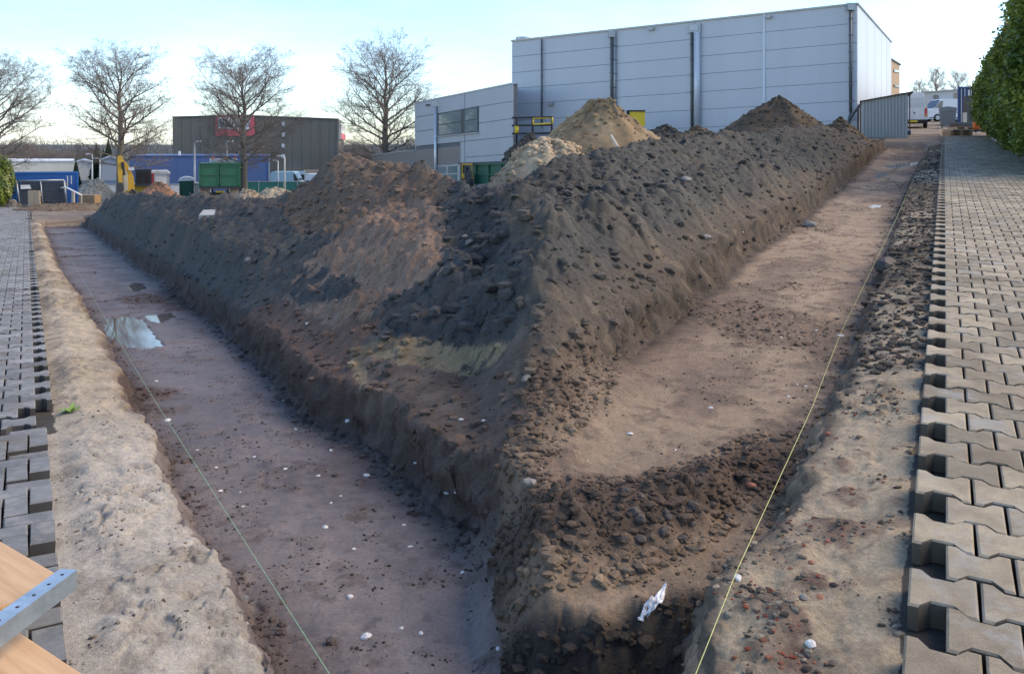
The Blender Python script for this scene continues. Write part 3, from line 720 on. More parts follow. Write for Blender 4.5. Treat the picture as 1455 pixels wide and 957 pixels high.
for n_, (a, b_) in enumerate([(437-0, 455), (1176-0, 617), (1148, 640-0), (1152, 800), (1176, 770), (1165, 850)]):
    if n_ < 1: continue
    p = hit(a, b_); stone('brick_piece', a, b_, 5*p.y/F, 'red', 'small red brick fragment in the sandy verge', 'brick piece', 'brick fragments in the sand', .6, n_)

# ------------------------------------------------------------------ puddles on the left floor, thin water sheets on the right floor
def water():
    m, n, l, b = new_mat('water')
    b.inputs['Base Color'].default_value = (.10, .075, .062, 1); b.inputs['Roughness'].default_value = .04; b.inputs['Specular IOR Level'].default_value = .9
    t = n.new('ShaderNodeTexNoise'); t.inputs['Scale'].default_value = 9; bp = n.new('ShaderNodeBump'); bp.inputs['Strength'].default_value = .03
    l.new(t.outputs['Fac'], bp.inputs['Height']); l.new(bp.outputs[0], b.inputs['Normal']); return m
WATER = water()
def puddle(poly, G, sl, label):
    pts = [G(a, b_, EF) for a, b_ in poly]; n = len(pts); v = []
    for i_ in range(n*6):
        a, b_, f = pts[i_//6], pts[(i_//6+1) % n], (i_ % 6)/6
        q_ = a.lerp(b_, f); ctr = sum(pts, Vector())/n
        q_ = q_+(q_-ctr)*.12*math.sin(i_*1.7+n)*math.sin(i_*.6)
        v.append((q_.x, q_.y, sl*q_.y+EF-.008))
    me = bpy.data.meshes.new('puddle'); me.from_pydata(v, [], [tuple(range(len(v)))]); me.update()
    o = link('puddle', me, WATER); tag(o, kind='structure')
for poly_, sd_ in PUDDLES:
    cx_, cy_ = sum(a for a, _ in poly_)/len(poly_), sum(b for _, b in poly_)/len(poly_)
    puddle([(cx_+(a-cx_)*1.3, cy_+(b-cy_)*1.3) for a, b in poly_], GL if sd_ == 'L' else GR, -SL if sd_ == 'L' else SL, '')
# ------------------------------------------------------------------ builders' strings
def string(pts, colr, label):
    mb = MB(); mb.tube(pts, .0013, 5)
    o = mb.build('string_line', mat('string_'+colr, {'green': (.33, .58, .30), 'yellow': (.62, .62, .22)}[colr], .6, var=.15, scale=30))
    tag(o, label, 'string')
def strL(s_, c_, e_): x_, y_ = toL(s_, c_); return (x_, y_, -SL*y_+e_)
def strR(s_, k_, e_): x_, y_ = toR(s_, k_); return (x_, y_, SL*y_+e_)
string([strL(2.2, .885, -.15), strL(6.7, .842, -.155), strL(12, .83, -.16), strL(20, .83, -.15), strL(38, .84, -.1)], 'green', 'green builders string stretched low over the mauve trench')
a_ = hit(1048, 820); b_ = hit(1195, 477)
string([strR(2.2, .64, -.16), (a_.x, a_.y, a_.z+.03), strR(4.8, .64, -.15), (b_.x, b_.y, b_.z+.03), strR(13, .61, -.13), strR(22, .58, -.1), strR(36, .5, -.06)], 'yellow', 'yellow green builders string along the edge of the tan trench')

# ------------------------------------------------------------------ batter board in the near left corner
WOOD = None
def wood_material(name, a, b2, scale=1.0):
    m, n, l, b = new_mat(name)
    tc = n.new('ShaderNodeTexCoord'); mp = n.new('ShaderNodeMapping'); mp.inputs['Scale'].default_value = (1.2*scale, 16*scale, 16*scale); l.new(tc.outputs['Object'], mp.inputs[0])
    no = n.new('ShaderNodeTexNoise'); no.inputs['Scale'].default_value = 2.2; no.inputs['Detail'].default_value = 6; no.inputs['Distortion'].default_value = .8; l.new(mp.outputs[0], no.inputs['Vector'])
    rp_ = n.new('ShaderNodeValToRGB'); rp_.color_ramp.elements[0].position = .3; rp_.color_ramp.elements[1].position = .7
    rp_.color_ramp.elements[0].color = a+(1,); rp_.color_ramp.elements[1].color = b2+(1,)
    l.new(no.outputs['Fac'], rp_.inputs[0])
    vo = n.new('ShaderNodeTexVoronoi'); vo.inputs['Scale'].default_value = 3.1; mp2 = n.new('ShaderNodeMapping'); mp2.inputs['Scale'].default_value = (1.5, 3.5, 3.5); l.new(tc.outputs['Object'], mp2.inputs[0]); l.new(mp2.outputs[0], vo.inputs['Vector'])
    r2 = n.new('ShaderNodeMapRange'); l.new(vo.outputs['Distance'], r2.inputs[0]); r2.inputs[1].default_value = .06; r2.inputs[2].default_value = .12; r2.inputs[3].default_value = .8; r2.inputs[4].default_value = 0
    mx = n.new('ShaderNodeMixRGB'); l.new(r2.outputs[0], mx.inputs[0]); l.new(rp_.outputs[0], mx.inputs[1]); mx.inputs[2].default_value = (.22, .10, .045, 1)
    l.new(mx.outputs[0], b.inputs['Base Color']); b.inputs['Roughness'].default_value = .65; return m
PINE = wood_material('pine_wood', (.56, .33, .16), (.70, .46, .25))
OLDWOOD = wood_material('weathered_wood', (.20, .17, .15), (.32, .28, .25))
TANWOOD = wood_material('rough_timber', (.42, .28, .17), (.55, .40, .26))
GALV = mat('galvanised_steel', (.50, .56, .60), .38, .75, var=.25, scale=14, bump=.1, bscale=60)
STEELP = mat('steel_grey', (.42, .44, .46), .45, .6, var=.15, scale=6)
BE = .46
def bp_(a, b_, e=BE): return GL(a, b_, e)
def board(p, q_, wdir, wid, th, name, parent, m):
    p, q_ = Vector(p), Vector(q_); ax = (q_-p); L = ax.length; ax.normalize()
    wv = Vector(wdir)-ax*Vector(wdir).dot(ax); wv.normalize(); nz = ax.cross(wv)
    if nz.z < 0: nz = -nz
    mb = MB(); mb.box(0, L, 0, wid, -th, 0, .003)
    o = mb.build(name, m, parent)
    M = Matrix((ax.to_4d(), wv.to_4d(), nz.to_4d(), (0, 0, 0, 1))).transposed(); M[3] = (0, 0, 0, 1)
    o.matrix_basis = Matrix.Translation(p-parent.location) @ M
    return o
q0, q1 = bp_(0, 768), bp_(93, 822)
dirn = (q1-q0).normalized()
st = q0-dirn*.75
bb = empty('batter_board', (st.x, st.y, surf(st.x, st.y) if st.y > 1.2 else -.2), 0, 'pine batter board with galvanised steel bracket over the dark brick paving', 'batter board')
nrm = bp_(0, 885)-bp_(93, 822); nrm.z = 0
board(st, q1, nrm, .26, .03, 'board', bb, PINE)
r0, r1 = bp_(0, 886, BE-.055), bp_(128, 960, BE-.055)
board(r0-dirn*.6, r1+dirn*.3, nrm, .26, .03, 'board', bb, PINE)
k0_, k1_ = bp_(-24, 897, BE+.05), bp_(99, 808, BE+.05)
bax = (k1_-k0_).normalized(); bw = Vector((bax.y, -bax.x, 0)).normalized(); bz = bax.cross(bw)
if bz.z < 0: bz = -bz
MM = Matrix((bax.to_4d(), bw.to_4d(), bz.to_4d(), (0, 0, 0, 1))).transposed(); MM[3] = (0, 0, 0, 1)
MM = Matrix.Translation(k0_-Vector(bb.location)) @ MM
Lb = (k1_-k0_).length
mb = MB(); mb.prism([(-.025, 0), (-.025, -.012), (-.0225, -.012), (-.0225, -.0025), (.018, -.0025), (.018, -.045), (-.012, -.045), (-.012, -.057), (-.0095, -.057), (-.0095, -.0475), (.0205, -.0475), (.0205, 0)], 0, Lb, 'x')
br = mb.build('bracket', GALV, bb); br.matrix_basis = MM
DARKHOLE = mat('dark_hole', (.02, .02, .02), .8)
for t_ in (.16, .36, .55, .73, .9):
    mb = MB(); mb.cyl((Lb*t_, 0, -.0005), .0045, .001, 10)
    mb.build('bolt_hole', DARKHOLE, br)
# stakes that carry the board, driven in outside the photograph's left edge
for t_ in (.06, .40):
    p_ = st+dirn*t_
    mb = MB(); mb.box(p_.x-.03-bb.location.x, p_.x+.03-bb.location.x, p_.y+.005-bb.location.y, p_.y+.065-bb.location.y, -.25, p_.z-bb.location.z-.032)
    mb.build('stake', PINE, bb)
mb = MB(); p_ = r0-dirn*.3; mb.box(p_.x-.03-bb.location.x, p_.x+.03-bb.location.x, p_.y-.1-bb.location.y, p_.y-.04-bb.location.y, -.25, p_.z-bb.location.z-.09); mb.build('stake', PINE, bb)

# weed, plastic rag, slab, plank
LEAF = mat('weed_green', (.22, .36, .06), .5, var=.25, scale=20)
def weed():
    p = hit(100, 586); o = empty('weed', p, 0, 'small bright green weed on the pale sand verge', 'weed')
    rr = random.Random(5)
    for i_ in range(9):
        a = rr.uniform(0, 6.28); L = rr.uniform(.05, .085); e = rr.uniform(.3, .9); mb = MB(); v = []
        for j in range(5):
            t = j/4; r = L*t; z = L*e*math.sin(t*2.0)*.7; w_ = .016*math.sin(math.pi*min(.97, t*.9+.08))
            cx, cy = math.cos(a), math.sin(a)
            v += [(cx*r-cy*w_, cy*r+cx*w_, z), (cx*r, cy*r, z-.004), (cx*r+cy*w_, cy*r-cx*w_, z)]
        f = []
        for j in range(4): f += [(3*j, 3*j+1, 3*j+4, 3*j+3), (3*j+1, 3*j+2, 3*j+5, 3*j+4)]
        mb.add(v, f); mb.build('leaf', LEAF, o, True)
weed()
def rag():
    p = hit(926, 862); mb = MB(); rr = random.Random(8); v, f = [], []
    nx, ny = 10, 6
    ctr = hit(926, 862)
    for i_ in range(nx):
        for j in range(ny):
            a, b_ = i_/(nx-1)-.5, j/(ny-1)-.5
            ppx = 926+34*a*(1-.2*abs(b_))+rr.uniform(-1.5, 1.5)-9*b_; ppy = 861-30*a+26*b_+rr.uniform(-2, 2)
            h_ = hit(ppx, ppy); pp = h_+Vector((0, -.012-.01*rr.random(), .012+.016*rr.random()))
            v.append(pp-ctr)
    for i_ in range(nx-1):
        for j in range(ny-1): f.append((i_*ny+j, (i_+1)*ny+j, (i_+1)*ny+j+1, i_*ny+j+1))
    mb.add(v, f); o = mb.build('plastic_rag', mat('white_plastic', (.74, .76, .78), .4, var=.1, scale=20, dirt=(.10, .08, .06), dirt_amt=.9)); o.location = ctr
    md = o.modifiers.new('thickness', 'SOLIDIFY'); md.thickness = .004
    tag(o, 'crumpled white plastic scrap on the dark pit slope', 'plastic scrap')
rag()
CONC = mat('pale_concrete', (.42, .41, .38), .85, var=.2, scale=4, bump=.3, bscale=30)
p = hit(299, 306); mb = MB(); mb.box(-.20, .20, -.16, .16, -.05, .035, .01); o = mb.build('concrete_slab', CONC); o.location = p+Vector((0, .1, .02)); o.rotation_euler = (.22, -.03, .1)
tag(o, 'flat pale concrete slab on top of the dark bank', 'slab')
x0, y0 = toL(38.6, .66); x1, y1 = toL(38.5, 2.1)
mb = MB(); mb.hexa([(x0, y0-.04, zl(y0, -.27)), (x1, y1-.04, zl(y1, -.17)), (x1, y1+.04, zl(y1, -.17)), (x0, y0+.04, zl(y0, -.27)), (x0, y0-.04, zl(y0, -.14)), (x1, y1-.04, zl(y1, -.04)), (x1, y1+.04, zl(y1, -.04)), (x0, y0+.04, zl(y0, -.14))])
tag(mb.build('plank', TANWOOD), 'grey plank laid across the far end of the mauve trench', 'plank')
a_ = hit(868, 193); b_ = hit(880, 213)

# ------------------------------------------------------------------ things with parts, built at their place
class Thing:
    def __init__(s, name, loc, label, cat, group=None):
        s.loc = Vector(loc); s.e = empty(name, loc, 0, label, cat, group)
    def part(s, name, mb, m, parent=None, smooth=False):
        mb.v = [(x-s.loc.x, y-s.loc.y, z-s.loc.z) for x, y, z in mb.v]
        return mb.build(name, m, parent or s.e, smooth)
class Wall:
    """vertical plane from A to B (ground plan); photo pixels are projected onto it and given thickness"""
    def __init__(s, A, B):
        s.A = Vector((A[0], A[1])); s.B = Vector((B[0], B[1])); s.t = (s.B-s.A).normalized(); s.n = Vector((s.t.y, -s.t.x))
        if s.n.dot(-s.A) < 0: s.n = -s.n
    def pt(s, px_, py_, off=0.0):
        u = (px_-CX)/F; q_ = s.A+s.n*off
        dd = (q_.x*s.t.y-q_.y*s.t.x)/(u*s.t.y-s.t.x)
        return P(px_, py_, dd)
    def poly(s, mb, pts, n0, n1):
        base = [s.pt(a, b_) for a, b_ in pts]; nn = Vector((s.n.x, s.n.y, 0)); n = len(base)
        mb.add([p+nn*n0 for p in base]+[p+nn*n1 for p in base], [tuple(range(n)), tuple(range(2*n-1, n-1, -1))]+[(i_, (i_+1) % n, (i_+1) % n+n, i_+n) for i_ in range(n)])
        return mb
def plan(px_, d_): return ((px_-CX)/F*d_, d_)
def facing(x0, x1, D, ref):
    """plan ends of a wall whose face looks square at the viewer at column ref"""
    ur = (ref-CX)/F
    def q_(p_): u = (p_-CX)/F; return plan(p_, D*(1+ur*ur)/(1+u*ur))
    return q_(x0), q_(x1)
def turn(t):
    t.e.rotation_euler.z = math.atan2(-t.loc.x, t.loc.y)
def quad(a, b_, c_, d_): return [(a, c_), (b_, c_), (b_, d_), (a, d_)]
def text_mesh(txt, size, m):
    cu = bpy.data.curves.new('lettering', 'FONT'); cu.body = txt; cu.size = size; cu.extrude = .02; cu.align_x = 'CENTER'; cu.align_y = 'CENTER'; cu.resolution_u = 3
    o = bpy.data.objects.new('tmp', cu); C.objects.link(o)
    dg = bpy.context.evaluated_depsgraph_get(); me = bpy.data.meshes.new_from_object(o.evaluated_get(dg)); bpy.data.objects.remove(o); me.materials.clear(); me.materials.append(m); return me
def lerp(a, b_, t): return a+(b_-a)*t

GREYPANEL = mat('grey_cladding', (.43, .44, .465), .5, .1, var=.05, scale=.5, streak=True, spec=.4)
WHPANEL = mat('warehouse_cladding', (.52, .53, .56), .45, .1, var=.06, scale=.4, streak=True, spec=.4)
SIDEPANEL = WHPANEL
JOINT = mat('dark_joint', (.13, .14, .155), .7)
DARKF = mat('dark_frame', (.05, .055, .06), .45)
def glass(name, colr, rough=.06):
    m, n, l, b = new_mat(name); b.inputs['Base Color'].default_value = colr+(1,); b.inputs['Roughness'].default_value = rough; b.inputs['Specular IOR Level'].default_value = 1.0
    t = n.new('ShaderNodeTexNoise'); t.inputs['Scale'].default_value = 1.2; bp = n.new('ShaderNodeBump'); bp.inputs['Strength'].default_value = .04; l.new(t.outputs['Fac'], bp.inputs['Height']); l.new(bp.outputs[0], b.inputs['Normal']); return m
GLASS = glass('window_glass', (.16, .21, .22)); DGLASS = glass('dark_glass', (.02, .025, .03))
WHITEP = mat('white_paint', (.74, .75, .76), .5, var=.06, scale=2, dirt=(.4, .38, .34), dirt_amt=.25)
CREAM = mat('cream_render', (.70, .66, .55), .8, var=.06, scale=.6)
YELLOW = mat('machine_yellow', (.70, .40, .03), .45, var=.12, scale=3, dirt=(.16, .11, .06), dirt_amt=.5)
RAILY = mat('rail_yellow', (.78, .55, .03), .5, var=.06, scale=3)
BLACK = mat('black_rubber', (.025, .025, .025), .8, var=.2, scale=8)
DARKM = mat('dark_metal', (.07, .07, .072), .55, .3, var=.2, scale=5)
GREEN = mat('truck_green', (.035, .16, .075), .45, var=.15, scale=2, dirt=(.12, .09, .06), dirt_amt=.45)
DKGREEN = mat('cabin_green', (.015, .10, .06), .5, var=.15, scale=3)
BLUE = mat('container_blue', (.025, .14, .42), .5, var=.12, scale=1.5, dirt=(.12, .10, .09), dirt_amt=.3)
BLUEB = mat('blue_cladding', (.10, .155, .31), .6, var=.06, scale=.6, streak=True)
UMBER = mat('brown_metal_cladding', (.155, .135, .108), .6, var=.09, scale=.5, streak=True)
REDS = mat('sign_red', (.62, .10, .12), .5, var=.05); SIGNW = mat('sign_white', (.74, .72, .68), .5, var=.04); INK = mat('sign_ink', (.06, .07, .08), .6)
ORANGE = mat('orange_paint', (.75, .19, .04), .5, var=.1)
REDP = mat('red_paint', (.55, .05, .05), .5, var=.1)
TEAL = mat('teal_net', (.035, .19, .15), .7, var=.18, scale=3, bump=.2, bscale=25)
BEIGE = mat('beige_plastic', (.42, .34, .25), .7, var=.15, scale=4)

# ---- grey clad building, left side of the heap
def clad_building():
    A, B = plan(590, 56), plan(729, 45.0); W = Wall(A, B)
    t = Thing('clad_building', (A[0], A[1], zl(56)-.3), 'light grey panel-clad building with a ribbon window above weathered wood boards', 'building')
    X0, X1 = 590., 729.
    def yl(k_, x_):
        L = [147, 167, 187.5, 208, 228.6, 249]; Rr = [118.6, 143.8, 168.5, 194, 218.8, 243.5]
        k0 = int(k_); f = k_-k0; a = L[k0]+(L[min(k0+1, 5)]-L[k0])*f; b_ = Rr[k0]+(Rr[min(k0+1, 5)]-Rr[k0])*f
        return a+(b_-a)*(x_-X0)/(X1-X0)
    mb = MB(); W.poly(mb, [(X0+.3, yl(0, X0)+1.5), (X1-.3, yl(0, X1)+1.5), (X1-.3, 229), (655, 231), (X0+.3, 235)], -.30, -.04); t.part('wall', mb, JOINT)
    # building body behind the facade
    nn = Vector((W.n.x, W.n.y, 0)); mb = MB()
    a, b_ = W.pt(X0, 147, -.3), W.pt(X1, 119.5, -.3); zb = min(a.z, b_.z)
    pts = [Vector((a.x, a.y, zl(58)-.5)), Vector((b_.x, b_.y, zl(46)-.5)), Vector((b_.x, b_.y, b_.z-.05)), Vector((a.x, a.y, a.z-.05))]
    bk = [p+Vector((0, 3 if p.x > -2 else 9, 0)) for p in pts]
    mb.add([p for p in pts]+bk, [(0, 1, 2, 3), (7, 6, 5, 4), (0, 4, 5, 1), (1, 5, 6, 2), (2, 6, 7, 3), (3, 7, 4, 0)]); t.part('side_wall', mb, GREYPANEL)
    for (xa, xb) in ((X0, 660.6), (661.4, X1)):
        for k_ in range(5):
            k1 = k_+1
            if k_ == 3:
                if xb < 662:
                    continue
                p = [(xa, yl(k_, xa)+.35), (xb, yl(k_, xb)+.35), (xb, yl(k1, xb)-.35), (xa, yl(k1, xa)-.35)]
            elif k_ == 4:
                if xb < 662: continue
                p = [(xa, yl(4, xa)+.35), (xb, yl(4, xb)+.35), (xb, 228.4), (xa, 231)]
            else: p = [(xa, yl(k_, xa)+.35), (xb, yl(k_, xb)+.35), (xb, yl(k1, xb)-.35), (xa, yl(k1, xa)-.35)]
            mb = MB(); W.poly(mb, p, -.03, .03); t.part('panel', mb, GREYPANEL)
    mb = MB(); W.poly(mb, [(655, yl(3, 655)+.4), (660.6, yl(3, 660.6)+.4), (660.6, 231), (655, 231.3)], -.03, .03); t.part('panel', mb, GREYPANEL)
    mb = MB(); W.poly(mb, [(X0-.6, yl(0, X0)-1.2), (X1+.4, yl(0, X1)-1.2), (X1+.4, yl(0, X1)+.6), (X0-.6, yl(0, X0)+.6)], -.35, .07); t.part('roof_edge', mb, STEELP)
    # ribbon window
    mb = MB(); W.poly(mb, [(623.5, 161.5), (681, 150.7), (681, 187.5), (623.5, 193.5)], .02, .06); f = t.part('window', mb, DARKF)
    for q_ in ([(625, 163), (657, 156.5), (657, 172), (625, 177)], [(625, 178.4), (657, 173.6), (657, 188.4), (625, 192)], [(662, 155.6), (679.6, 152.4), (679.6, 168.6), (662, 171.4)], [(662, 172.8), (679.6, 170), (679.6, 186), (662, 188)]):
        mb = MB(); W.poly(mb, q_, .055, .075); t.part('pane', mb, GLASS, f)
    mb = MB(); W.poly(mb, [(622, 193.6), (682.5, 187.6), (682.5, 189), (622, 195)], .03, .14); t.part('sill', mb, STEELP, f)
    a, b_ = W.pt(619, 147, .13), W.pt(613.5, 252, .13); b_.x, b_.y = a.x, a.y
    mb = MB(); mb.tube([a, Vector((a.x, a.y, zl(55)-.2))], .10, 10); dp = t.part('downpipe', mb, mat('zinc', (.58, .60, .62), .35, .5, var=.1), None, True)
    mb = MB(); mb.box(a.x-.17, a.x+.17, a.y-.1, a.y+.12, a.z-.2, a.z+.16); t.part('hopper', mb, STEELP, dp)
    a = W.pt(608, 149.5, .1); mb = MB(); mb.box(a.x-.15, a.x+.15, a.y-.12, a.y+.1, a.z-.05, a.z+.05); t.part('wall_lamp', mb, DARKM)
    # weathered boards
    rr = random.Random(3); n = 11
    for i_ in range(n):
        ya0, yb0 = 213.5+i_*4.0, 207.5+i_*2.75
        ya1, yb1 = ya0+3.8, yb0+2.6
        mb = MB(); W.poly(mb, [(590, ya0), (655, yb0), (655, yb1), (590, ya1)], -.02, .015+rr.uniform(0, .02)); t.part('board', mb, OLDWOOD)
    # ground-floor glazing
    mb = MB(); W.poly(mb, [(618, 235.5), (655, 233), (655, 262), (618, 262)], .03, .06); f = t.part('window', mb, STEELP)
    for q_ in ([(621, 237.5), (635, 236.5), (635, 246), (621, 247)], [(637.5, 236.5), (651, 235.5), (651, 245.5), (637.5, 246)], [(621, 249), (635, 248.5), (635, 260), (621, 260)], [(637.5, 248), (651, 247.5), (651, 260), (637.5, 260)]):
        mb = MB(); W.poly(mb, q_, .055, .07); t.part('pane', mb, GLASS, f)
    mb = MB(); W.poly(mb, [(652, 231.2), (729, 228.5), (729, 231), (656.5, 233.5), (656.5, 264), (652, 264)], -.03, .05); t.part('frame', mb, DARKF)
    mb = MB(); W.poly(mb, [(656.5, 233.2), (729, 230.8), (729, 265), (656.5, 265)], -.28, -.1); t.part('glazing', mb, glass('bay_glass', (.10, .13, .13), .1))
    # low boarded annex
    A2, B2 = plan(530, 60.5), plan(590, 56.1); W2 = Wall(A2, B2)
    mb = MB(); W2.poly(mb, [(530, 221), (590, 214.5), (590, 260), (530, 260)], -4.5, -.05); an = t.part('annex', mb, OLDWOOD)
    for i_ in range(9):
        ya, yb = 221+i_*3.7, 214.5+i_*4.05
        mb = MB(); W2.poly(mb, [(530, ya), (590, yb), (590, yb+3.8), (530, ya+3.5)], -.05, .01+rr.uniform(0, .02)); t.part('board', mb, OLDWOOD, an)
    mb = MB(); W2.poly(mb, [(529, 219.4), (590, 212.8), (590, 214.2), (529, 220.8)], -4.6, .06); t.part('roof_edge', mb, STEELP, an)
clad_building()
# forecourt wall, yellow machine and green skip in front of the glazed bay
A, B = plan(640, 50), plan(729, 43.5); W = Wall(A, B)
t = Thing('low_wall', (A[0], A[1], zl(50)-.3), 'low light grey forecourt wall in front of the clad building', 'wall')
mb = MB(); W.poly(mb, [(640, 262.5), (729, 262.5), (729, 300), (640, 300)], -.25, 0); t.part('wall', mb, mat('grey_plinth', (.42, .44, .47), .7, var=.08, scale=1))
mb = MB(); W.poly(mb, [(640, 261.6), (729, 261.2), (729, 262.4), (640, 262.6)], -.3, .04); t.part('coping', mb, STEELP)
A, B = plan(674, 47.5), plan(729, 44.2); W = Wall(A, B)
t = Thing('skip_container', (A[0], A[1], zl(47)), 'dark green steel skip in front of the glazed bay', 'skip')
mb = MB(); W.poly(mb, [(677, 233.6), (729, 231.4), (729, 262.5), (675, 262.5)], -1.2, 0); t.part('body', mb, DKGREEN)
for x_ in (676, 694, 712): mb = MB(); W.poly(mb, [(x_, 233.5), (x_+2, 233.5), (x_+2, 262), (x_, 262)], 0, .09); t.part('rib', mb, DKGREEN)
mb = MB(); W.poly(mb, [(676, 232.8), (729, 230.6), (729, 232.8), (676, 235)], 0, .12); t.part('rim', mb, DKGREEN)
mb = MB(); W.poly(mb, [(676, 247), (729, 246), (729, 248), (676, 249)], 0, .08); t.part('rib', mb, DKGREEN)
p = P(664, 262, 47.2)
t = Thing('forklift', (p.x, p.y, zl(47.2)), 'yellow machine with black mast beside the green skip', 'machine')
REF = [None]
def PP(a, b_, dist):
    q_ = P(a, b_, REF[0] or dist); q_.y = dist; return q_
def bxp(mb, a, b_, c_, d_, dist, dep): p0, p1 = PP(a, d_, dist), PP(b_, c_, dist); return mb.box(p0.x, p1.x, dist, dist+dep, p0.z, p1.z)
mb = MB(); bxp(mb, 655.5, 672, 247, 261, 47, .8); t.part('body', mb, YELLOW)
mb = MB(); bxp(mb, 656, 671, 232.5, 234.5, 47, .8); t.part('roof', mb, YELLOW)
for a in (656, 669.5): mb = MB(); bxp(mb, a, a+1.5, 234.5, 247, 47.02, .06); t.part('post', mb, YELLOW)
mb = MB(); bxp(mb, 661.5, 666, 237, 256, 46.9, .08); t.part('mast', mb, BLACK)
mb = MB(); bxp(mb, 660, 670, 243, 262, 46.8, .05); t.part('carriage', mb, DARKM)
for a in (657, 670): mb = MB(); q_ = P(a, 262, 46.9); mb.cyl((q_.x-.1, q_.y, q_.z+.1), .22, .2, 14, 'x'); t.part('wheel', mb, BLACK)

# ---- dark storage building with red and white signs
def storage():
    D = 130.
    A, B = facing(245, 481, D, 470); W = Wall(A, B)
    t = Thing('storage_building', (A[0], D, zl(D)), 'big windowless dark brown metal building with red and white signs', 'building')
    top = lambda x_: np.interp(x_, [245, 340, 481], [166.5, 164, 169.5])
    mb = MB(); W.poly(mb, [(246, 168), (340, 166), (480, 171), (480, 285), (246, 285)], -14, -.12); t.part('wall', mb, UMBER)
    xs = np.linspace(245, 481, 19)
    for a, b_ in zip(xs[:-1], xs[1:]):
        mb = MB(); W.poly(mb, [(a+.18, top(a)), (b_-.18, top(b_)), (b_-.18, 285), (a+.18, 285)], -.12, 0); t.part('panel', mb, UMBER)
    mb = MB(); W.poly(mb, [(244.6, top(245)-1), (340, 163), (481.4, top(481)-1), (481.4, top(481)+.8), (340, 165), (244.6, top(245)+.8)], -14, .15); t.part('roof_edge', mb, DARKM)
    A2, B2 = (B[0]+.03, B[1]+.01), plan(488.5, B[1]+13); W2 = Wall(A2, B2)
    mb = MB(); W2.poly(mb, [(481.2, 169.5), (488.5, 174.5), (488.5, 282), (481.2, 284)], -.3, .02); t.part('side_wall', mb, UMBER)
    mb = MB(); W2.poly(mb, [(482, 174), (488, 178.5), (488, 199), (482, 198)], .02, .3); sg = t.part('sign_board', mb, SIGNW)
    mb = MB(); W2.poly(mb, [(482, 189), (488, 191.5), (488, 199), (482, 198)], .3, .36); t.part('sign_band', mb, REDS, sg)
    mb = MB(); W.poly(mb, [(306.5, 165.2), (361.5, 165.2), (361.5, 193.2), (306.5, 193.2)], .02, .3); sg = t.part('sign_board', mb, REDS)
    mb = MB(); W.poly(mb, [(310, 167), (356, 167), (354, 184.3), (310, 182.8)], .3, .36); t.part('sign_face', mb, SIGNW, sg)
    me = text_mesh('Shurgard', 1.0, INK); o = bpy.data.objects.new('lettering', me); C.objects.link(o); o.parent = sg
    wd = max(v.co.x for v in me.vertices)-min(v.co.x for v in me.vertices); sc_ = (40/F*D)/wd
    q_ = W.pt(333, 175.4, .40); o.location = q_-t.loc; o.rotation_euler = (math.pi/2, 0, math.atan2(W.t.y, W.t.x)); o.scale = (sc_, sc_*1.25, 1)
    for y_ in (176, 191.5, 207, 222):
        mb = MB(); W.poly(mb, quad(400.2, 404.8, y_-2.6, y_+2.8), .02, .12); w_ = t.part('window', mb, WHITEP)
        mb = MB(); W.poly(mb, quad(401, 404, y_-1.8, y_+2), .12, .15); t.part('pane', mb, SIGNW, w_)
    mb = MB(); W.poly(mb, quad(400, 434, 243, 247.5), 0, 1.6); t.part('canopy', mb, mat('pale_blue_trim', (.45, .60, .66), .5, var=.05))
    mb = MB(); W.poly(mb, quad(402, 430, 247.5, 255), .02, .1); en = t.part('entrance', mb, DARKF)
    for a in (403, 412, 421): mb = MB(); W.poly(mb, quad(a, a+7.5, 248.3, 254.5), .1, .13); t.part('pane', mb, DGLASS, en)
    mb = MB(); W.poly(mb, quad(432, 462, 241, 262), .02, .25); t.part('plinth', mb, BEIGE)
storage()
# ---- blue flat building, pale building, grey gable
def simple_hall(name, label, x0, x1, yt, D, m, dep, panels, roofm, yb=285):
    A, B = facing(x0, x1, D, x1); W = Wall(A, B)
    t = Thing(name, (A[0], D, zl(D)), label, 'building')
    mb = MB(); W.poly(mb, quad(x0+.3, x1-.3, yt+1, yb), -dep, -.08); t.part('wall', mb, m)
    xs = np.linspace(x0, x1, panels+1)
    for a, b_ in zip(xs[:-1], xs[1:]):
        mb = MB(); W.poly(mb, quad(a+.12, b_-.12, yt, yb), -.08, 0); t.part('panel', mb, m)
    mb = MB(); W.poly(mb, quad(x0-.5, x1+.5, yt-1, yt+.6), -dep-.1, .1); t.part('roof_edge', mb, roofm)
    return t, W
t, W = simple_hall('blue_hall', 'long flat-roofed blue hall in front of the dark brown building', 184, 383, 222, 100., BLUEB, 16, 12, mat('blue_trim', (.06, .09, .2), .5))
mb = MB(); W.poly(mb, quad(250, 253, 215, 222), -3, -2.4); t.part('chimney', mb, WHITEP)
mb = MB(); W.poly(mb, quad(381.5, 383.5, 221, 285), -.05, .12); t.part('corner_trim', mb, STEELP)
simple_hall('pale_hall', 'long cream flat-roofed hall behind the blue container', -30, 105, 229, 92., CREAM, 12, 6, WHITEP)
def gable(name, label, x0, xm, x1, ye, yp, D, m, dep):
    A, B = facing(x0, x1, D, x1); W = Wall(A, B); t = Thing(name, (A[0], D, zl(D)), label, 'building')
    mb = MB(); W.poly(mb, [(x0, 285), (x0, ye), (xm, yp), (x1, ye+1), (x1, 285)], -dep, 0); t.part('wall', mb, m)
    mb = MB(); W.poly(mb, [(x0-.5, ye), (xm, yp-1.2), (x1+.6, ye+.6), (x1+.6, ye+2), (xm, yp+.2), (x0-.5, ye+1.4)], -dep-.2, .2); t.part('roof', mb, STEELP)
    mb = MB(); W.poly(mb, quad(x0+1, x1-1, 256, 285), 0, .1); t.part('plinth', mb, mat('slate_blue', (.13, .19, .27), .6))
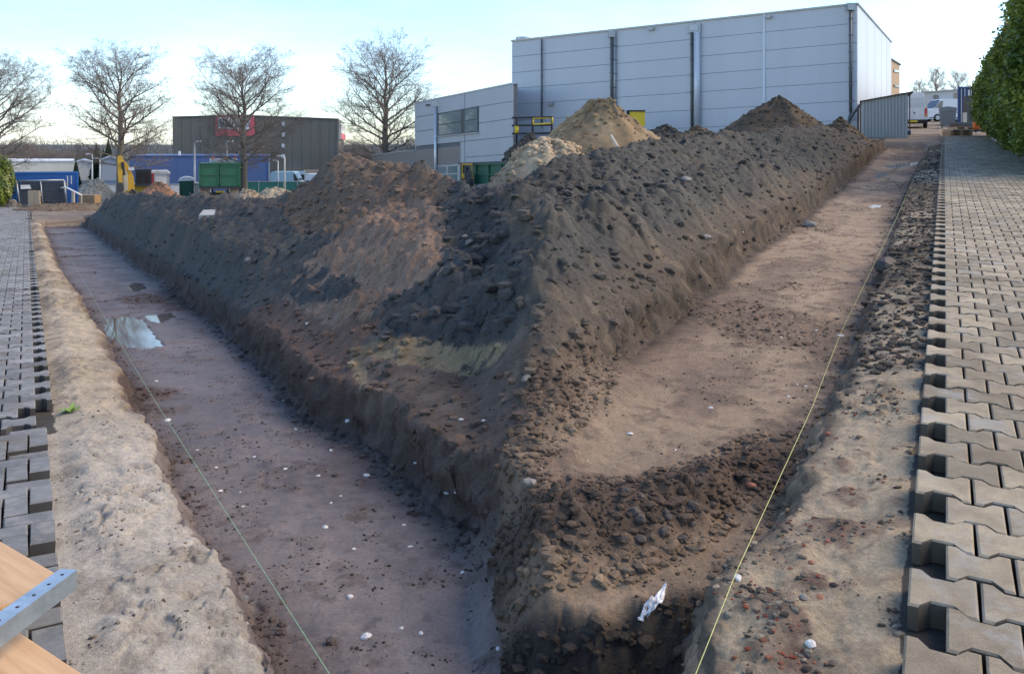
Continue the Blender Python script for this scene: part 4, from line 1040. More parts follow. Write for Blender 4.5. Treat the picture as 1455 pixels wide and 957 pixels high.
gable('grey_gable_hall', 'grey metal hall with a low gable beside the dark conifers', 144, 158, 170, 226, 223, 84., mat('grey_sheet', (.33, .36, .40), .5, .2, var=.06, scale=.6, streak=True), 9)
gable('far_grey_hall', 'pale grey hall seen past the blue container end', 104, 118, 136, 231, 228, 98., mat('grey_sheet_pale', (.40, .44, .47), .5, .1, var=.06, scale=.6, streak=True), 9)
def whitewall():
    D = 74.; A, B = facing(131, 300, D, 300); W = Wall(A, B); t = Thing('white_wall', (A[0], D, zl(D)), 'low white yard wall behind the excavator', 'wall')
    xs = [131, 172, 214, 256, 300]
    for a, b_ in zip(xs[:-1], xs[1:]): mb = MB(); W.poly(mb, quad(a+.15, b_-.15, 262.5, 290), -.2, 0); t.part('wall_panel', mb, WHITEP)
    mb = MB(); W.poly(mb, quad(130.5, 300.5, 261.3, 262.4), -.25, .05); t.part('coping', mb, STEELP)
whitewall()
# white gabled cabin
D = 70.; A, B = facing(213, 241, D, 236); W = Wall(A, B); t = Thing('white_cabin', (A[0], D, zl(D)), 'small white cabin with low pitched roof behind the excavator', 'cabin')
mb = MB(); W.poly(mb, quad(214, 237, 246, 287), -2.2, 0); t.part('wall', mb, WHITEP)
mb = MB(); W.poly(mb, [(212.5, 246), (213.5, 243), (238, 242.6), (242, 246.8), (240.5, 247.2)], -2.5, .15); t.part('roof', mb, mat('light_roof', (.55, .57, .58), .5))
mb = MB(); W.poly(mb, quad(236.5, 241, 247, 287), -2.2, -.1); t.part('side_wall', mb, STEELP)
mb = MB(); W.poly(mb, quad(221, 233, 250, 262), 0, .05); t.part('door', mb, SIGNW)

# ---- blue shipping container with stored fence panels
def corrugated(W, mb, x0, x1, y0, y1, n, dep=.06, n0=0.0):
    for i_ in range(n):
        a, b_ = lerp(x0, x1, i_/n), lerp(x0, x1, (i_+.62)/n)
        W.poly(mb, quad(a, b_, y0, y1), n0, n0+dep)
def container():
    D = 53.; A, B = facing(-26, 111.5, D, 104); W = Wall(A, B)
    t = Thing('shipping_container', (A[0], D, zl(D)), 'blue corrugated shipping container at the end of the left paving', 'container')
    mb = MB(); W.poly(mb, [(-26, 246.5), (111, 245.5), (111, 292), (-26, 291)], -2.4, -.06); t.part('body', mb, BLUE)
    mb = MB(); corrugated(W, mb, -24, 109.5, 247.5, 290, 46, .045, -.06); t.part('corrugation', mb, BLUE)
    for q_ in ([(-26, 244.6), (111.5, 243.6), (111.5, 246), (-26, 247)], [(-26, 290), (111.5, 290.5), (111.5, 293), (-26, 292.4)]): mb = MB(); W.poly(mb, q_, -.1, .03); t.part('rail', mb, BLUE)
    for a in (-26, 109): mb = MB(); W.poly(mb, quad(a, a+2.6, 244.5, 292.5), -.1, .035); t.part('corner_post', mb, BLUE)
    for x_, y0, y1 in ((95, 250, 265), (100.4, 250, 262)):
        for j in range(5):
            ya = lerp(y0, y1, j/5); mb = MB(); W.poly(mb, quad(x_, x_+1.9, ya, ya+(y1-y0)/5-.7), -.02, -.008+.012); t.part('marking', mb, SIGNW)
container()
def fence_panels():
    D = 52.0; A, B = facing(22, 97, D, 104); W = Wall(A, B); rng_ = random.Random(2)
    t = Thing('fence_panel', (A[0], D, zl(D)), 'galvanised mesh fence panels stacked against the blue container', 'fence panel')
    def bar(a, b_, off, r): 
        mb = MB(); mb.tube([W.pt(*a, off), W.pt(*b_, off)], r, 6); return t.part('frame_tube', mb, STEELP, None, True)
    for off in (.0, .12):
        bar((23, 257-off*2), (91, 256-off*2), off, .045); bar((28, 292), (94.5, 291), off, .045)
        bar((23, 257), (28.5, 292), off, .055); bar((91, 256), (95, 291), off, .055); bar((57.5, 257), (61, 291), off, .04)
    mb = MB()
    for i_ in range(60):
        f = i_/59; mb.tube([W.pt(lerp(23, 91, f), 257, .03), W.pt(lerp(28.5, 95, f), 291, .03)], .012, 3)
    for i_ in range(9):
        f = (i_+.5)/9; mb.tube([W.pt(lerp(23, 28.5, f), lerp(257, 292, f), .05), W.pt(lerp(91, 95, f), lerp(256, 291, f), .05)], .014, 3)
    tag(t.part('wire_mesh', mb, mat('mesh_wire', (.20, .22, .25), .5, .5)), kind='stuff')
    mb = MB(); W.poly(mb, quad(29, 95, 259, 290), -.35, -.12); t.part('stacked_panels', mb, mat('dark_panel_stack', (.10, .12, .15), .8, var=.3, scale=30))  # one dark mottled slab for the panels stacked behind
    mb = MB(); W.poly(mb, [(29.5, 262.8), (42.5, 262.5), (44.5, 268), (29.5, 268.5)], .1, .13); t.part('sign', mb, SIGNW)
fence_panels()
p = GL(48, 294.5); t = Thing('wooden_crate', (p.x, p.y, zl(p.y)), 'upright rough timber board box at the paving end', 'crate')
D = p.y; A, B = plan(39, D), plan(58, D); W = Wall(A, B)
for i_ in range(4):
    a = 39.5+i_*4.3; mb = MB(); W.poly(mb, [(a, 270.8+.3*(i_ % 2)), (a+4.1, 270.5), (a+4.5, 294), (a+.4, 294)], -.05, .02*(i_ % 2)); t.part('board', mb, TANWOOD)
for y_ in (275, 288): mb = MB(); W.poly(mb, quad(39.5, 57, y_, y_+3.2), -.1, -.05); t.part('batten', mb, TANWOOD)
p = GL(104, 292); t = Thing('pipe_barrier', (p.x, p.y, zl(p.y)), 'white sloping pipe rail on a pale wooden post', 'barrier')
D = p.y-.6; A, B = plan(85, D), plan(118, D); W = Wall(A, B)
mb = MB(); W.poly(mb, quad(101.5, 105, 272, 293), -.12, 0); t.part('post', mb, mat('pale_timber', (.56, .48, .36), .7, var=.15))
mb = MB(); mb.tube([W.pt(86.5, 266.6, .1), W.pt(95, 266.6, .1), W.pt(116, 277.5, .1)], .05, 8); t.part('rail', mb, WHITEP, None, True)
mb = MB(); W.poly(mb, quad(114.5, 116.2, 276, 293), -.05, 0); t.part('post', mb, mat('pale_timber', (.56, .48, .36)))
p = GL(122, 290.5); t = Thing('timber_box', (p.x, p.y, zl(p.y)), 'low orange-brown timber box beside the rubble pile', 'box')
D = p.y+.5; A, B = plan(108, D), plan(135, D); W = Wall(A, B)
for i_ in range(3): mb = MB(); W.poly(mb, quad(108.5, 134, 277+i_*4.2, 281+i_*4.2), -.04, .012*(i_ % 2)); t.part('board', mb, PINE)
mb = MB(); W.poly(mb, quad(108.5, 134, 277.5, 289), -.9, -.05); t.part('body', mb, PINE)
mb = MB(); W.poly(mb, quad(108, 112.5, 280, 290), .0, .04); t.part('end_post', mb, mat('pale_timber', (.56, .48, .36)))

# ---- excavator
def excavator():
    D = 57.; REF[0] = D; t = Thing('excavator', P(196, 290, D)*1, 'yellow excavator with raised boom behind the dark bank', 'excavator'); t.e.location.z = zl(D); t.loc.z = zl(D)
    def seg(pts, w0, dep, dd, name, m, parent=None):
        q_ = [PP(a, b_, dd) for a, b_ in pts]; mb = MB(); n = len(q_)
        mb.add([v for v in q_]+[v+Vector((0, dep, 0)) for v in q_], [tuple(range(n)), tuple(range(2*n-1, n-1, -1))]+[(i_, (i_+1) % n, (i_+1) % n+n, i_+n) for i_ in range(n)])
        return t.part(name, mb, m, parent)
    bo = seg([(184.5, 272), (192.5, 272), (190.6, 250), (187, 240), (181.5, 230), (177.5, 226.5), (175.5, 230), (180, 238), (183, 250)], 0, .45, D-2.2, 'boom', YELLOW)
    seg([(179.8, 268), (183.8, 268), (183, 243), (179, 238), (178, 242)], 0, .2, D-2.35, 'boom_cylinder', mat('cream_steel', (.62, .58, .42), .5), bo)
    ar = seg([(170.8, 221.5), (174, 219.5), (178, 224), (177.6, 231), (176.6, 259), (172.6, 259), (171.2, 240)], 0, .4, D-3.1, 'arm', YELLOW)
    mb = MB(); mb.tube([PP(177.2, 229, D-3.2), PP(178.6, 246, D-2.9)], .10, 8); t.part('arm_cylinder', mb, DARKM, ar)
    seg([(170.5, 256), (177, 256), (179, 262), (178, 268.5), (172, 269.5), (170, 264)], 0, 1.0, D-3.5, 'bucket', DARKM)
    mb = MB(); bxp(mb, 180, 217, 262, 279, D, 2.6); t.part('body', mb, YELLOW)
    mb = MB(); bxp(mb, 192.5, 213.5, 241.5, 264, D-.4, 1.5); cb = t.part('cab', mb, DARKF)
    for a, b_ in ((194.5, 202), (203.5, 212)): mb = MB(); bxp(mb, a, b_, 244, 260, D-.46, .05); t.part('cab_window', mb, DGLASS, cb)
    mb = MB(); bxp(mb, 191.5, 214.5, 240, 241.8, D-.5, 1.7); t.part('cab_roof', mb, DARKM, cb)
    mb = MB(); bxp(mb, 213.8, 217.2, 247, 262, D-.1, 1.2); t.part('hood_panel', mb, REDP)
    for a in (181, 206):
        mb = MB(); p0, p1 = P(a, 0, D), P(a+10, 0, D); z0 = zl(D)
        mb.prism([(D-1.2, z0+.1), (D-.9, z0), (D+2.6, z0), (D+3.0, z0+.2), (D+3.0, z0+.55), (D+2.6, z0+.75), (D-.9, z0+.75), (D-1.2, z0+.6)], p0.x, p1.x, 'x'); t.part('track', mb, BLACK)
    for a in (186, 189.5): mb = MB(); q_ = PP(a, 238.5, D-2.3); mb.box(q_.x-.09, q_.x+.09, q_.y-.12, q_.y, q_.z-.09, q_.z+.09); t.part('work_light', mb, WHITEP, bo)
    return t
turn(excavator())
# ---- tipper truck seen from behind
def truck():
    D = 56.; REF[0] = D; t = Thing('tipper_truck', (px_x(312, D), D, zl(D)), 'green tipper truck seen from behind with closed tailgate doors', 'truck')
    z0 = zl(D)
    mb = MB(); bxp(mb, 285, 339.5, 233, 266.5, D+.1, 5.2); bd = t.part('cargo_body', mb, GREEN)
    for a, b_ in ((286.6, 311.2), (312.8, 338)):
        mb = MB(); bxp(mb, a, b_, 235, 264.5, D+.02, .09); dr_ = t.part('tailgate_door', mb, GREEN)
        for q_ in ((a, b_, 234.8, 236.4), (a, b_, 247.4, 249), (a, b_, 262.6, 264.6), (a, a+1.6, 234.8, 264.6), (b_-1.6, b_, 234.8, 264.6)):
            mb = MB(); bxp(mb, *q_, D-.04, .08); t.part('rib', mb, GREEN, dr_)
    for a in (284.2, 338.4): mb = MB(); bxp(mb, a, a+2, 232, 267, D-.03, .2); t.part('corner_post', mb, GREEN)
    mb = MB(); bxp(mb, 284.2, 340.4, 231.4, 233.4, D-.03, .25); t.part('top_rail', mb, GREEN)
    mb = MB(); bxp(mb, 285, 339.5, 265.5, 268.5, D-.03, .3); t.part('bumper_beam', mb, DARKM)
    mb = MB(); bxp(mb, 297, 338, 228.3, 245, D+5.6, 1.9); cb = t.part('cab', mb, WHITEP)
    for a in (302, 320, 335): mb = MB(); q_ = PP(a, 227.5, D+5.8); mb.cyl((q_.x, q_.y, q_.z-.06), .08, .2, 8); t.part('beacon', mb, ORANGE, cb)
    for a in (301, 322): mb = MB(); bxp(mb, a, a+2.5, 268, 284, D+.5, 6); t.part('chassis_rail', mb, DARKM)
    mb = MB(); bxp(mb, 299, 327, 275, 280, D+1.2, .3); t.part('axle', mb, DARKM)
    for a in (287.5, 293.5, 326, 332):
        mb = MB(); x_ = px_x(a, D); mb.cyl((x_, D+1.3, z0+.5), .5, .26, 20, 'x'); w_ = t.part('wheel', mb, BLACK, None, True)
        mb = MB(); mb.cyl((x_-.01, D+1.3, z0+.5), .25, .28, 14, 'x'); t.part('rim', mb, STEELP, w_)
    for a in (286, 325.5): mb = MB(); bxp(mb, a, a+12.5, 269.5, 283, D+.55, .03); t.part('mudguard', mb, BEIGE)
    for a in (287, 335): mb = MB(); bxp(mb, a, a+3, 268.6, 270.4, D+.3, .06); t.part('tail_light', mb, REDP)
    mb = MB(); bxp(mb, 341.5, 343.4, 236, 246, D+6, .2); t.part('mirror', mb, BLACK, cb)
    mb = MB(); bxp(mb, 307, 319, 271.5, 274, D+.32, .03); t.part('number_plate', mb, RAILY)
    return t
turn(truck())
# ---- portable toilet, kerbside cabinet
def toilet():
    D = 62.; REF[0] = D; t = Thing('portable_toilet', (px_x(265, D), D, zl(D)), 'dark green portable toilet with white arched roof', 'toilet cabin')
    mb = MB(); bxp(mb, 255.5, 275, 256, 293, D, 1.1); t.part('body', mb, DKGREEN)
    mb = MB(); q_ = [PP(a, b_, D-.05) for a, b_ in ((253.8, 257), (256, 253.6), (261, 251.6), (265, 251), (270, 251.7), (274.5, 253.8), (276.6, 257))]
    mb.prism([(v.x, v.z) for v in q_], D-.06, D+1.15); t.part('roof', mb, WHITEP)
    mb = MB(); bxp(mb, 258.5, 271.5, 259, 292, D-.04, .05); dr_ = t.part('door', mb, DKGREEN)
    mb = MB(); bxp(mb, 268.5, 270, 273, 276, D-.07, .03); t.part('handle', mb, STEELP, dr_)
    for a in (256, 273.2): mb = MB(); bxp(mb, a, a+1.2, 257, 293, D-.05, .06); t.part('corner_post', mb, DKGREEN)
    return t
turn(toilet()); REF[0] = None
D = 63.; t = Thing('cabinet', (px_x(281, D), D, zl(D)), 'pale grey utility cabinet between the toilet cabin and green truck', 'cabinet')
mb = MB(); bxp(mb, 276.5, 285, 261, 292, D, .6); t.part('body', mb, STEELP)
mb = MB(); bxp(mb, 276, 285.5, 259.6, 261.2, D-.05, .7); t.part('lid', mb, WHITEP)
for a in (277.2, 281.2): mb = MB(); bxp(mb, a, a+3.4, 262.5, 290, D-.02, .03); t.part('door', mb, WHITEP)
turn(t)
# ---- green hoarding, vans behind
def hoarding():
    D = 76.; A, B = facing(340, 450, D, 420); W = Wall(A, B); t = Thing('green_hoarding', (A[0], D, zl(D)), 'dark green netted site fence behind the pale sand heaps', 'fence')
    xs = np.linspace(340, 450, 5)
    for a, b_ in zip(xs[:-1], xs[1:]):
        mb = MB(); W.poly(mb, quad(a+.2, b_-.2, 258, 286), -.03, 0); t.part('net_panel', mb, TEAL)
        mb = MB(); q_, r_ = W.pt(a, 256.5), W.pt(a, 288); r_.x, r_.y = q_.x, q_.y; mb.tube([q_, r_], .04, 6); t.part('post', mb, STEELP)
        mb = MB(); mb.tube([W.pt(a, 258, .02), W.pt(b_, 258, .02)], .03, 6); t.part('top_rail', mb, STEELP)
hoarding()
def van(px0, px1, yt, D, base, label, m, side=1, group=None):
    """delivery van seen from the side; px0 is the rear end"""
    L = abs(px1-px0)/F*D; z0 = base; H = CAMZ+(HY-yt)/F*D-z0; xr = px_x(px0, D); dirx = 1 if px1 > px0 else -1
    t = Thing('van', (px_x((px0+px1)/2, D), D, z0), label, 'van', group)
    prof = [(0, .25), (0, H*.94), (.06*L, H), (.66*L, H), (.72*L, H*.97), (.86*L, H*.60), (.985*L, H*.50), (L, H*.30), (L, .22), (.93*L, .2), (.07*L, .2)]
    pts = [(xr+dirx*a, z0+b_) for a, b_ in prof]
    mb = MB(); mb.prism(pts, D, D+1.8); b = t.part('body', mb, m)
    q_ = [(.70*L, H*.62), (.85*L, H*.60), (.735*L, H*.90), (.68*L, H*.90)]
    mb = MB(); mb.prism([(xr+dirx*a, z0+b_) for a, b_ in q_], D-.012, D+1.812); t.part('side_window', mb, DGLASS)
    mb = MB(); mb.add([(xr+dirx*.729*L, D+.12, z0+H*.955), (xr+dirx*.729*L, D+1.68, z0+H*.955), (xr+dirx*.862*L, D+1.7, z0+H*.615), (xr+dirx*.862*L, D+.1, z0+H*.615)], [(0, 1, 2, 3)]); mb.v = [(x_+dirx*.02, y_, z_+.01) for x_, y_, z_ in mb.v]; t.part('windscreen', mb, DGLASS)
    mb = MB(); mb.prism([(xr+dirx*a, z0+b_) for a, b_ in ((.66*L, .3), (.84*L, .3), (.84*L, H*.58), (.66*L, H*.58))], D-.008, D); dd_ = t.part('door', mb, m)
    mb = MB(); mb.box(min(xr+dirx*.67*L, xr+dirx*.70*L), max(xr+dirx*.67*L, xr+dirx*.70*L), D-.03, D, z0+H*.5, z0+H*.53); t.part('handle', mb, BLACK, dd_)
    for a in (.18, .80):
        for y_ in (D-.02, D+1.6):
            mb = MB(); mb.cyl((xr+dirx*a*L, y_, z0+.33), .33, .22, 20, 'y'); w_ = t.part('wheel', mb, BLACK, None, True)
            mb = MB(); mb.cyl((xr+dirx*a*L, y_-.01, z0+.33), .19, .24, 12, 'y'); t.part('rim', mb, STEELP, w_)
    mb = MB(); bx0 = xr+dirx*.955*L; mb.box(min(bx0, bx0+dirx*.05*L), max(bx0, bx0+dirx*.05*L), D-.015, D+.35, z0+H*.36, z0+H*.45); t.part('headlight', mb, SIGNW)
    mb = MB(); mb.box(min(xr-dirx*.01, xr+dirx*.05), max(xr-dirx*.01, xr+dirx*.05), D-.012, D+.1, z0+H*.35, z0+H*.55); t.part('tail_light', mb, REDP)
    mb = MB(); mb.box(min(xr+dirx*.02*L, xr+dirx*.98*L), max(xr+dirx*.02*L, xr+dirx*.98*L), D-.014, D+.002, z0+.28, z0+.36); t.part('side_trim', mb, BLACK)
    return t
van(384, 432, 244, 92., zl(92), 'pale blue van behind the green netted fence', mat('van_blue', (.34, .50, .55), .35, var=.05), 1)
van(433, 462, 247, 94., zl(94), 'white van half hidden behind the tall brown heap', WHITEP, 1)
# ---- lamp posts
def lamp(px_, yt, D, label, lean=0.0, arm=1):
    x = px_x(px_, D); z0 = zl(D); zt = CAMZ+(HY-yt)/F*D; t = Thing('street_lamp', (x, D, z0), label, 'street lamp')
    mb = MB(); mb.tube([(x, D, z0-.2), (x+lean*.5, D, (z0+zt)/2), (x+lean, D, zt-.1), (x+lean+.12*arm, D, zt), (x+lean+.3*arm, D, zt+.03)], [.10, .08, .06, .05, .05], 8); t.part('pole', mb, mat('lamp_pole', (.55, .56, .56), .5, .2), None, True)
    mb = MB(); mb.box(x+lean+min(.25*arm, .6*arm), x+lean+max(.25*arm, .6*arm), D-.1, D+.1, zt-.04, zt+.08, .02); t.part('lamp_head', mb, WHITEP)
lamp(276.5, 201, 78, 'grey street lamp standing right above the toilet cabin')
lamp(325.5, 201, 78, 'leaning grey street lamp behind the green truck', -.25)
lamp(404.3, 222, 70, 'thin white lamp post by the pale sand heaps', 0, -1)
lamp(395, 228, 88, 'thin grey lamp post in front of the dark brown building', 0, -1)
lamp(142, 225, 80, 'short grey street lamp beside the grey gable hall', 0, -1)
lamp(131, 219, 82, 'slender grey pole lamp in front of the dark conifers', 0, -1)

# ------------------------------------------------------------------ right-hand side
def warehouse():
    A, B = plan(727.5, 48.8), plan(1218, 40.0); W = Wall(A, B)
    t = Thing('warehouse', (B[0], B[1], zr(40)), 'large light grey panel-clad warehouse behind the spoil heaps', 'building')
    top = lambda x_: lerp(58.5, 5.5, (x_-727.5)/490.5); hgt = lambda x_: lerp(22.55, 27.5, (x_-727.5)/490.5)
    yk = lambda k_, x_: top(x_)+k_*hgt(x_)
    mb = MB(); W.poly(mb, [(727.7, yk(0, 727.7)+.6), (1217.6, yk(0, 1217.6)+.6), (1217.6, yk(7.4, 1217.6)), (727.7, yk(7.4, 727.7))], -.35, -.05); t.part('wall', mb, JOINT)
    nn = Vector((W.n.x, W.n.y, 0))
    xs = [727.5, 771, 872, 987, 1086, 1209, 1218]
    for i_, (a, b_) in enumerate(zip(xs[:-1], xs[1:])):
        for k_ in range(8):
            k1 = min(k_+1, 7.3)
            mb = MB(); W.poly(mb, [(a+.25, yk(k_, a)+.28), (b_-.25, yk(k_, b_)+.28), (b_-.25, yk(k1, b_)-.28), (a+.25, yk(k1, a)-.28)], -.05, 0); t.part('panel', mb, WHPANEL)
    mb = MB(); W.poly(mb, [(727, yk(0, 727)-1.4), (1218.6, yk(0, 1218.6)-1.4), (1218.6, yk(0, 1218.6)+1), (727, yk(0, 727)+1)], -.5, .08); t.part('roof_edge', mb, mat('warm_zinc', (.50, .47, .42), .5, .2))
    zp = mat('pipe_grey', (.36, .37, .38), .4, .4); zd = mat('pipe_dark', (.12, .125, .13), .5, .2)
    def pipe(x_, yt, yb, r, m, hop=False, shoe=False):
        a, b_ = W.pt(x_, yt, .14), W.pt(x_, yb, .14)
        mb = MB(); mb.tube([a, b_], r, 8); o = t.part('downpipe', mb, m, None, True)
        for f in np.linspace(.12, .9, 6):
            c_ = a.lerp(b_, f); mb = MB(); mb.cyl((c_.x, c_.y, c_.z), r*1.5, .05, 8); t.part('pipe_clip', mb, zd, o)
        if hop: mb = MB(); mb.box(a.x-.18, a.x+.18, a.y-.15, a.y+.15, a.z-.2, a.z+.14); t.part('hopper', mb, zp, o)
        return o
    pipe(769.5, 56, 180, .045, zd)
    pipe(869, 48, 178, .075, zd, True); pipe(873.5, 50, 178, .06, zp)
    pipe(983, 46, 190, .07, zd); 
    a, b_ = W.pt(990.5, 46, .16), W.pt(990.5, 195, .16); mb = MB(); mb.tube([a, b_], .17, 12); o = t.part('vent_duct', mb, mat('duct_white', (.60, .62, .66), .4, .2, var=.05), None, True)
    mb = MB(); W.poly(mb, [(978, 35.5), (996.5, 33.5), (996.5, 46), (978, 47.5)], .02, .16); bx_ = t.part('vent_box', mb, zp)
    mb = MB(); W.poly(mb, [(981.5, 37), (993, 35.8), (993, 43.5), (981.5, 44.5)], .16, .2); t.part('louvre', mb, WHPANEL, bx_)
    mb = MB(); W.poly(mb, [(1084, 21), (1087.5, 20.7), (1087.5, 170), (1084, 170)], .0, .05); t.part('trim_strip', mb, mat('trim_white', (.66, .68, .72), .5, var=.04))
    pipe(1208.5, 9, 160, .07, zd, True)
    c_ = [W.pt(1208.5, 160, .14), W.pt(1209, 168, .3), W.pt(1214, 160, .9), W.pt(1221, 150, 1.4)]
    mb = MB(); mb.tube(c_, .06, 8); t.part('pipe_elbow', mb, zd, None, True)
    mb = MB(); mb.tube([W.pt(1208, 164, .15), W.pt(1206, 174, .3), W.pt(1204, 184, .5)], .07, 8); t.part('pipe_elbow', mb, zd, None, True)
    for x_, y_ in ((926, 41.5), (1093, 24.5), (784, 147.5)):
        mb = MB(); W.poly(mb, quad(x_-3.5, x_+3.5, y_-2, y_+2), .0, .25); t.part('wall_lamp', mb, zp)
    # side wall along the paved lane
    C2 = plan(1266.5, 64.5); W2 = Wall(B, C2)
    yt = lambda x_: lerp(5.5, 60, (x_-1218)/48.5); yb = lambda x_: lerp(196, 174, (x_-1218)/48.5)
    mb = MB(); W2.poly(mb, [(1218.4, yt(1218.4)+1), (1266.2, yt(1266.2)+1), (1266.2, yb(1266)), (1218.4, yb(1218))], -.6, -.05); t.part('side_wall', mb, JOINT)
    xs = [1218.2, 1232, 1243, 1252.5, 1260, 1266.5]
    for a, b_ in zip(xs[:-1], xs[1:]):
        mb = MB(); W2.poly(mb, [(a+.1, yt(a)), (b_-.1, yt(b_)), (b_-.1, yb(b_)), (a+.1, yb(a))], -.05, 0); t.part('side_panel', mb, SIDEPANEL)
    mb = MB(); W2.poly(mb, [(1218, yt(1218)-1.2), (1266.8, yt(1266.8)-1), (1266.8, yt(1266.8)+.6), (1218, yt(1218)+.8)], -.6, .08); t.part('roof_edge', mb, STEELP)
    # roof and body
    a, b_, c_ = W.pt(727.5, 60, -.3), W.pt(1218, 7.5, -.3), W2.pt(1266.5, 61, -.3); d4 = Vector((a.x+c_.x-b_.x, a.y+c_.y-b_.y, a.z))
    base = [Vector((v.x, v.y, -2)) for v in (a, b_, c_, d4)]
    a.z, b_.z, c_.z, d4.z = a.z-.1, b_.z-.1, c_.z-.1, a.z-.1
    mb = MB(); mb.add(base+[a, b_, c_, d4], [(3, 2, 1, 0), (4, 5, 6, 7), (0, 1, 5, 4), (1, 2, 6, 5), (2, 3, 7, 6), (3, 0, 4, 7)]); t.part('roof', mb, WHPANEL)
    mb = MB(); q_ = W.pt(743, 56, -3); mb.cyl((q_.x, q_.y, q_.z-.5), .45, .62, 16); t.part('roof_vent', mb, STEELP)
warehouse()
# yellow hatch and yellow-black rail along the warehouse
def hatch():
    D = 41.5; t = Thing('yellow_cabinet', (px_x(905, D), D, zr(D)), 'bright yellow cabinet with dark top beside the tan sand heap', 'cabinet')
    mb = MB(); bxp(mb, 894.5, 916.5, 158.5, 180, D, .6); t.part('body', mb, RAILY)
    mb = MB(); bxp(mb, 892.5, 917, 156.6, 158.6, D-.06, .7); t.part('lid', mb, BLACK)
    mb = MB(); bxp(mb, 892.5, 894.4, 158.6, 180, D-.03, .65); t.part('side', mb, BLACK)
    mb = MB(); bxp(mb, 897, 914, 160, 179, D-.025, .03); t.part('door', mb, RAILY)
hatch()
def rail():
    D = 40.; A, B = plan(728, D+2), plan(790, D); W = Wall(A, B); t = Thing('safety_rail', (A[0], A[1], zr(D)), 'black and yellow safety railing at the warehouse foot', 'railing')
    def br(pts, r, m, name): mb = MB(); mb.tube([W.pt(a, b_) for a, b_ in pts], r, 8); t.part(name, mb, m, None, True)
    for y_ in (167.5, 178.5, 190): br([(728, y_), (785, y_-1)], .05, BLACK, 'rail')
    for x_ in (734, 757, 784): br([(x_, 166), (x_, 205)], .05, BLACK, 'post')
    for pts in ([(757, 168), (785, 167)], [(757, 177), (785, 175.5)], [(757, 168), (758, 177)], [(784.5, 167), (785, 175.5)]): br(pts, .045, RAILY, 'gate_bar')
    br([(734, 179), (734, 189)], .1, RAILY, 'gate_bar')
rail()
# ---- sheet metal shed
def shed():
    D = 37.9; A, B = facing(1224, 1290, D, 1228); W = Wall(A, B)
    SH = mat('shed_sheet', (.46, .46, .44), .5, .15, var=.08, scale=.8, streak=True)
    t = Thing('metal_shed', (A[0], D, zr(D)-.1), 'grey corrugated sheet metal shed at the warehouse corner', 'shed')
    top = lambda x_: lerp(144.5, 132.5, (x_-1224)/66)
    n = 14
    for i_ in range(n):
        a, b_ = lerp(1224, 1290, i_/n), lerp(1224, 1290, (i_+1)/n)
        mb = MB(); W.poly(mb, [(a, top(a)), (b_-.9, top(b_)), (b_-.9, 196), (a, 196.5)], -.05, 0); t.part('sheet', mb, SH); mb = MB(); W.poly(mb, [(b_-1.2, top(b_)+.2), (b_-.1, top(b_)), (b_-.1, 196), (b_-1.2, 196)], 0, .05); t.part('rib', mb, mat('shed_rib', (.30, .30, .29), .5, .15))
    mb = MB(); W.poly(mb, [(1225, 147), (1289, 135), (1289, 194), (1225, 195)], -3.4, -.06); t.part('body', mb, SH)
    mb = MB(); W.poly(mb, [(1221.5, 143.6), (1297.5, 129.8), (1298, 131.2), (1221.5, 145)], -3.7, .15); t.part('roof', mb, DARKM)
    mb = MB(); W.poly(mb, [(1221.6, 147), (1223.8, 146.6), (1223.8, 193), (1221.6, 193)], -.1, .03); t.part('corner_post', mb, DARKM)
    for a in (1290.5, 1294.5): mb = MB(); W.poly(mb, quad(a, a+1.4, 133, 192), -2.2+.5*(a > 1292), -2.0+.5*(a > 1292)); t.part('post', mb, DARKM)
shed()
mb = MB(); p = GR(1296, 192); v, f = rock_geo(55, 2, .8, .12); mb.add(v*np.array([.17, .2, .2]), f.tolist()); o = mb.build('blue_sack', mat('sack_blue', (.04, .09, .33), .5, var=.2, scale=9, bump=.3, bscale=14), None, True); o.location = (p.x-.05, p.y+.4, zr(p.y)+.15)
tag(o, 'filled blue sack beside the metal shed', 'sack')
